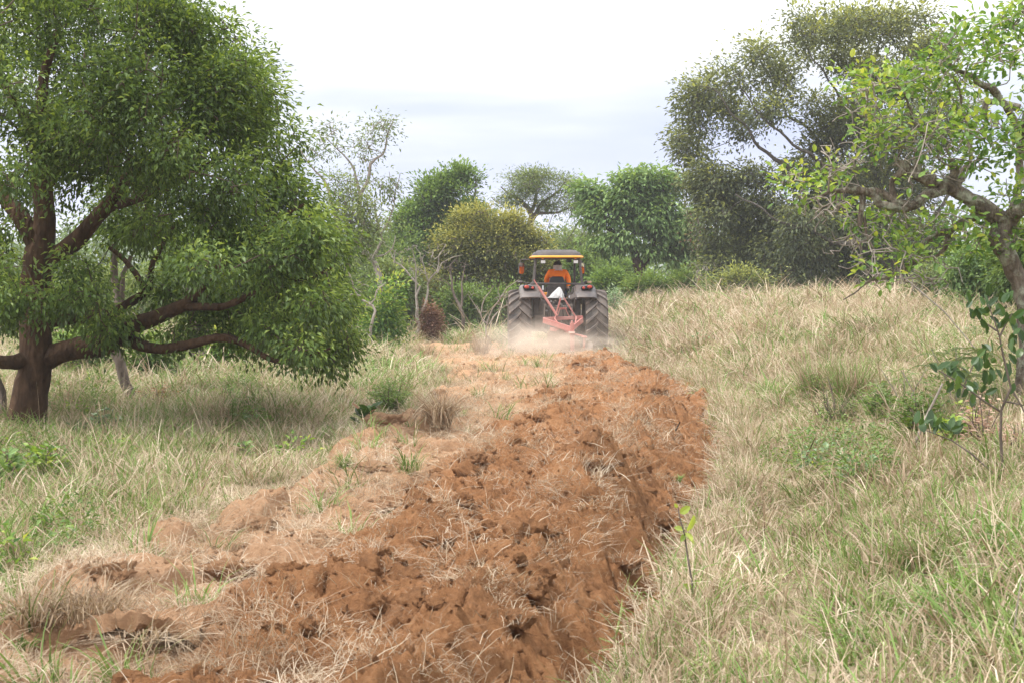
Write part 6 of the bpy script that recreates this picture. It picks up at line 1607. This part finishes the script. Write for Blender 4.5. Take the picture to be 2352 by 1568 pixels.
# sapling beside the trench
def sapling():
    d = 7.2
    b = P(1592, 1370, d); b = Vector((b.x, d, gz(b.x, d)))
    root = empty('sapling', tuple(b), 'slim sapling with a few bright lime green leaves beside the trench', 'sapling')
    pts = [Vector((0, 0, -.03))] + [P(*q_, d) - b for q_ in ((1590, 1340), (1580, 1280), (1572, 1225), (1562, 1190), (1556, 1160))]
    solid('stem', p_tube(pts, [.006, .0055, .005, .0045, .0035, .002], 8), M_BARK_MID, root, smooth=True)
    sp = []
    for (x_, y_, dx, dz, L) in ((1578, 1220, .45, .9, .098), (1578, 1222, .15, -.2, .06), (1572, 1222, .6, -.55, .078), (1570, 1215, -.7, .25, .055), (1562, 1178, .6, .5, .065), (1556, 1165, -.4, .6, .03), (1572, 1225, -.3, -.6, .045), (1590, 1345, .5, .5, .05), (1588, 1350, -.6, .4, .05)):
        p_ = P(x_, y_, d) - b; sp.append((np.array(p_), np.array((dx, -.35, dz)), L))
    pos = np.array([s_[0] for s_ in sp]); dr = np.array([s_[1] for s_ in sp]); L = np.array([s_[2] for s_ in sp])
    add_leaf_objects(root, M_LEAF_R, pos, dr, L, .62, np.array([.86, .95, .9, .8, .88, .95, .75, .6, .7]), nrm=(0, -1, .3))
sapling()
# dark leaved shrub near the right edge
def right_shrub():
    d = 8.6
    b = P(2305, 1090, d); b = Vector((b.x, d, gz(b.x, d)))
    root = empty('leathery_shrub', tuple(b), 'shrub with dark leathery oval leaves before the gnarled trunk', 'shrub')
    st = [[(2305, 1090), (2298, 1000), (2300, 940), (2322, 890), (2305, 820), (2295, 770), (2285, 740), (2270, 700)], [(2300, 945), (2260, 920), (2200, 875), (2155, 850)], [(2322, 888), (2340, 920), (2370, 980)], [(2295, 775), (2310, 745), (2325, 720)], [(2290, 760), (2260, 740), (2245, 715)],
          [(2305, 1085), (2230, 1040), (2185, 1010), (2120, 985)], [(2305, 920), (2352, 930)]]
    V = []
    sp = []
    for k, s_ in enumerate(st):
        pts = [P(x_, y_, d + .06 * (k - 3) * (j / max(1, len(s_) - 1))) - b for j, (x_, y_) in enumerate(s_)]
        if k == 0 or k == 5: pts = [Vector((0, 0, -.03))] + pts[1:]
        solid('stem', p_tube(pts, list(np.linspace(.010 if k == 0 else .007, .003, len(pts))), 7), M_BARK_MID, root, smooth=True)
    groups = [(2250, 715, 8, 40), (2285, 690, 9, 40), (2275, 735, 8, 34), (2318, 725, 8, 34), (2330, 780, 8, 34), (2270, 820, 7, 30), (2280, 850, 6, 26), (2250, 835, 5, 26), (2185, 870, 7, 28), (2210, 880, 8, 30), (2240, 900, 8, 30), (2160, 850, 4, 18), (2120, 975, 7, 22), (2150, 985, 7, 22), (2180, 990, 6, 20), (2340, 850, 7, 28), (2345, 740, 6, 24)]
    for (x_, y_, n_, s_) in groups:
        for _ in range(n_):
            p_ = P(x_ + random.gauss(0, s_ * .42), y_ + random.gauss(0, s_ * .42), d + random.gauss(0, .06)) - b
            sp.append((np.array(p_), np.array((random.gauss(0, .5), random.gauss(-.2, .5), random.choice((-.8, .7, .9)))), random.uniform(.06, .095)))
    pos = np.array([s_[0] for s_ in sp]); dr = np.array([s_[1] for s_ in sp]); L = np.array([s_[2] for s_ in sp])
    add_leaf_objects(root, M_LEAF_BIG, pos, dr, L, .5, np.clip(RNG.beta(1.3, 2.6, len(sp)), 0, .97), nrm=(-.1, -.8, .5))
    return root
right_shrub()
plant(2265, 800, 'dry pinkish leaf cluster beside the gnarled trunk', 'dead_plant', M_LEAF_PINK, 16, 175, 60, 420, .045, .35, single=False, d=9.6, spread=.06, tint=(.5, .25), droop=.5)
plant(2345, 830, 'dry reddish leaf spray at the right picture edge', 'dead_plant', M_LEAF_PINK, 8, 110, 24, 130, .045, .35, d=9.2, spread=.05, tint=(.3, .25), droop=.5)
plant(2220, 880, 'yellow green drooping leaf shrub on the right bank', 'shrub', M_LEAF_R, 14, 110, 60, 260, .07, .3, d=10.5, spread=.05, tint=(.8, .15), droop=1.2, up=.2)
def fern(px, py, d, label, n_fr, hpx, L, mat):
    """shrub of arching pinnate fronds; each frond a part"""
    b = P(px, HOR, d); b = Vector((b.x, d, gz(b.x, d)))
    root = empty('feathery_shrub', tuple(b), label, 'shrub')
    H = hpx * d / FOC
    for s_ in range(3):
        solid('stem', p_tube([Vector((0, 0, -.03)), Vector((.08 * (s_ - 1), 0, H * .5)), Vector((.22 * (s_ - 1), .03, H))], [.008, .006, .003], 6), M_BARK_PALE, root, smooth=True)
    for k in range(n_fr):
        a = random.uniform(0, 2 * PI); z0 = H * random.uniform(.55, 1.0)
        p0 = np.array([random.uniform(-.25, .25), random.uniform(-.15, .15), z0]); hd = np.array([math.cos(a), math.sin(a) * .5, 0]); hd /= np.linalg.norm(hd)
        m = 16
        t = np.linspace(.05, 1, m)[:, None]
        rach = p0 + hd * L * t + np.array([0, 0, 1]) * L * (.55 * t - .75 * t * t)
        sd = np.cross(hd, [0, 0, 1]); ps, ds, ln = [], [], []
        for sg in (-1, 1):
            ps.append(rach); ds.append(np.repeat((sd * sg + hd * .35 + np.array([0, 0, -.25]))[None], m, 0)); ln.append(np.full(m, L * .17) * (1 - .5 * np.abs(t[:, 0] - .5)))
        V, F, tt = leaf_arrays(np.concatenate(ps), np.concatenate(ds), np.concatenate(ln), .42, np.clip(.62 + RNG.normal(size=2 * m) * .12, 0, 1))
        link('frond', mesh_np('frond', V, F, mat, False, {'tint': tt}), root)
fern(2200, 800, 12.5, 'pale green feathery leaved shrub on the right bank behind the pale stalk', 40, 150, .24, M_LEAF_GREY)
fern(2080, 790, 13.5, 'small pale feathery leaved shrub left of the larger feathery shrub', 20, 110, .20, M_LEAF_GREY)
plant(2120, 930, 'bluish green small leaved shrub on the right bank', 'shrub', M_LEAF_BUSH, 22, 130, 80, 1500, .042, .5, single=False, d=11.5, spread=.09, tint=(.6, .2), oval=False)
plant(2030, 900, 'yellowish green small leaved shrub right of the dark olive clump', 'shrub', M_LEAF_BRT, 18, 100, 60, 1100, .042, .5, single=False, d=13.5, spread=.09, tint=(.55, .2), oval=False)
plant(1920, 905, 'brown twiggy shrub with sparse leaves on the right bank', 'shrub', M_LEAF_BUSH, 26, 125, 60, 500, .03, .5, single=False, d=14.5, spread=.08, tint=(.3, .2), oval=False)
for (px, py, lb, hp, wp) in ((1072, 765, 'light green low shrub before the dull green bush', 40, 40), (1140, 770, 'light green low shrub nearest the left rear tyre', 36, 36), (930, 770, 'yellowish green low shrub below the crooked branches', 40, 50), (870, 775, 'bright green low shrub at the broad tree edge', 44, 44), (1450, 705, 'light green low shrub right of the right rear tyre', 26, 30), (1005, 760, 'green low shrub under the dead brown bush', 36, 40), (1740, 690, 'green low shrub before the tall dark tree', 30, 34), (1560, 715, 'yellow green low shrub in the straw field', 24, 30)):
    plant(px, py, lb, 'low_shrub', M_LEAF_BRT if 'light' in lb or 'bright' in lb else M_LEAF_BUSH, 22, hp, wp, 1300, .06, .45, single=False, spread=.16, tint=(.6, .2), oval=False)
# stalks and sticks
def stick(px0, py0, px1, py1, d, r, mat, label, name='stick', ground=True, cat='stick'):
    p0 = hit(px0, py0) if ground else P(px0, py0, d)
    d = p0.y if ground else d
    p1 = P(px1, py1, d)
    mid = (p0 + p1) * .5 + Vector((random.uniform(-1, 1), random.uniform(-1, 1), random.uniform(-1, 1))) * (p1 - p0).length * .04
    q0 = p0 - (p1 - p0) * .05
    prim = p_tube([Vector((0, 0, 0)), mid - q0, p1 - q0], [r, r * .9, r * .6], 7)
    o = solid(name, prim, mat, None, smooth=True); o.location = q0
    tag(o, label, cat)
stick(1830, 1083, 1872, 1005, 0, .007, M_BARK_DK, 'thin dark leaning stick in the grass right of the trench')
stick(1553, 998, 1562, 968, 0, .011, M_BARK_DK, 'short rusty brown stub sticking out of the fresh soil', name='stub', cat='stub')
stick(2095, 1045, 2165, 880, 0, .014, M_BARK_PALE, 'thick pale dry stalk on the right bank', name='stalk', cat='stalk')
stick(2120, 950, 2070, 850, 0, .007, M_BARK_PALE, 'thin pale dry stalk left of the thick pale stalk', name='stalk', cat='stalk')
stick(2330, 1540, 2345, 1330, 0, .003, M_BARK_PALE, 'thin white bent stalk at the lower right edge', name='stalk', cat='stalk')
stick(2090, 650, 2240, 800, 11.0, .006, M_BARK_PALE, 'bare grey twig leaning down from the gnarled tree', ground=False, name='twig', cat='twig')

# ------------------------------------------------------------------ air: thin even haze round the whole scene
def haze():
    m = bpy.data.materials.new('haze_air'); m.use_nodes = True
    t = m.node_tree; t.nodes.clear()
    o_ = t.nodes.new('ShaderNodeOutputMaterial'); pv = t.nodes.new('ShaderNodeVolumePrincipled')
    pv.inputs['Color'].default_value = (.90, .92, 1.0, 1); pv.inputs['Density'].default_value = HAZE
    t.links.new(pv.outputs[0], o_.inputs['Volume'])
    pr = p_box((0, 690, 22), (2000, 1640, 54))
    ob = solid('haze', pr, m); tag(ob, 'thin pale haze over the whole field', 'haze', None, 'stuff')
HAZE = 0.0007
haze()
#@@NEXT@@
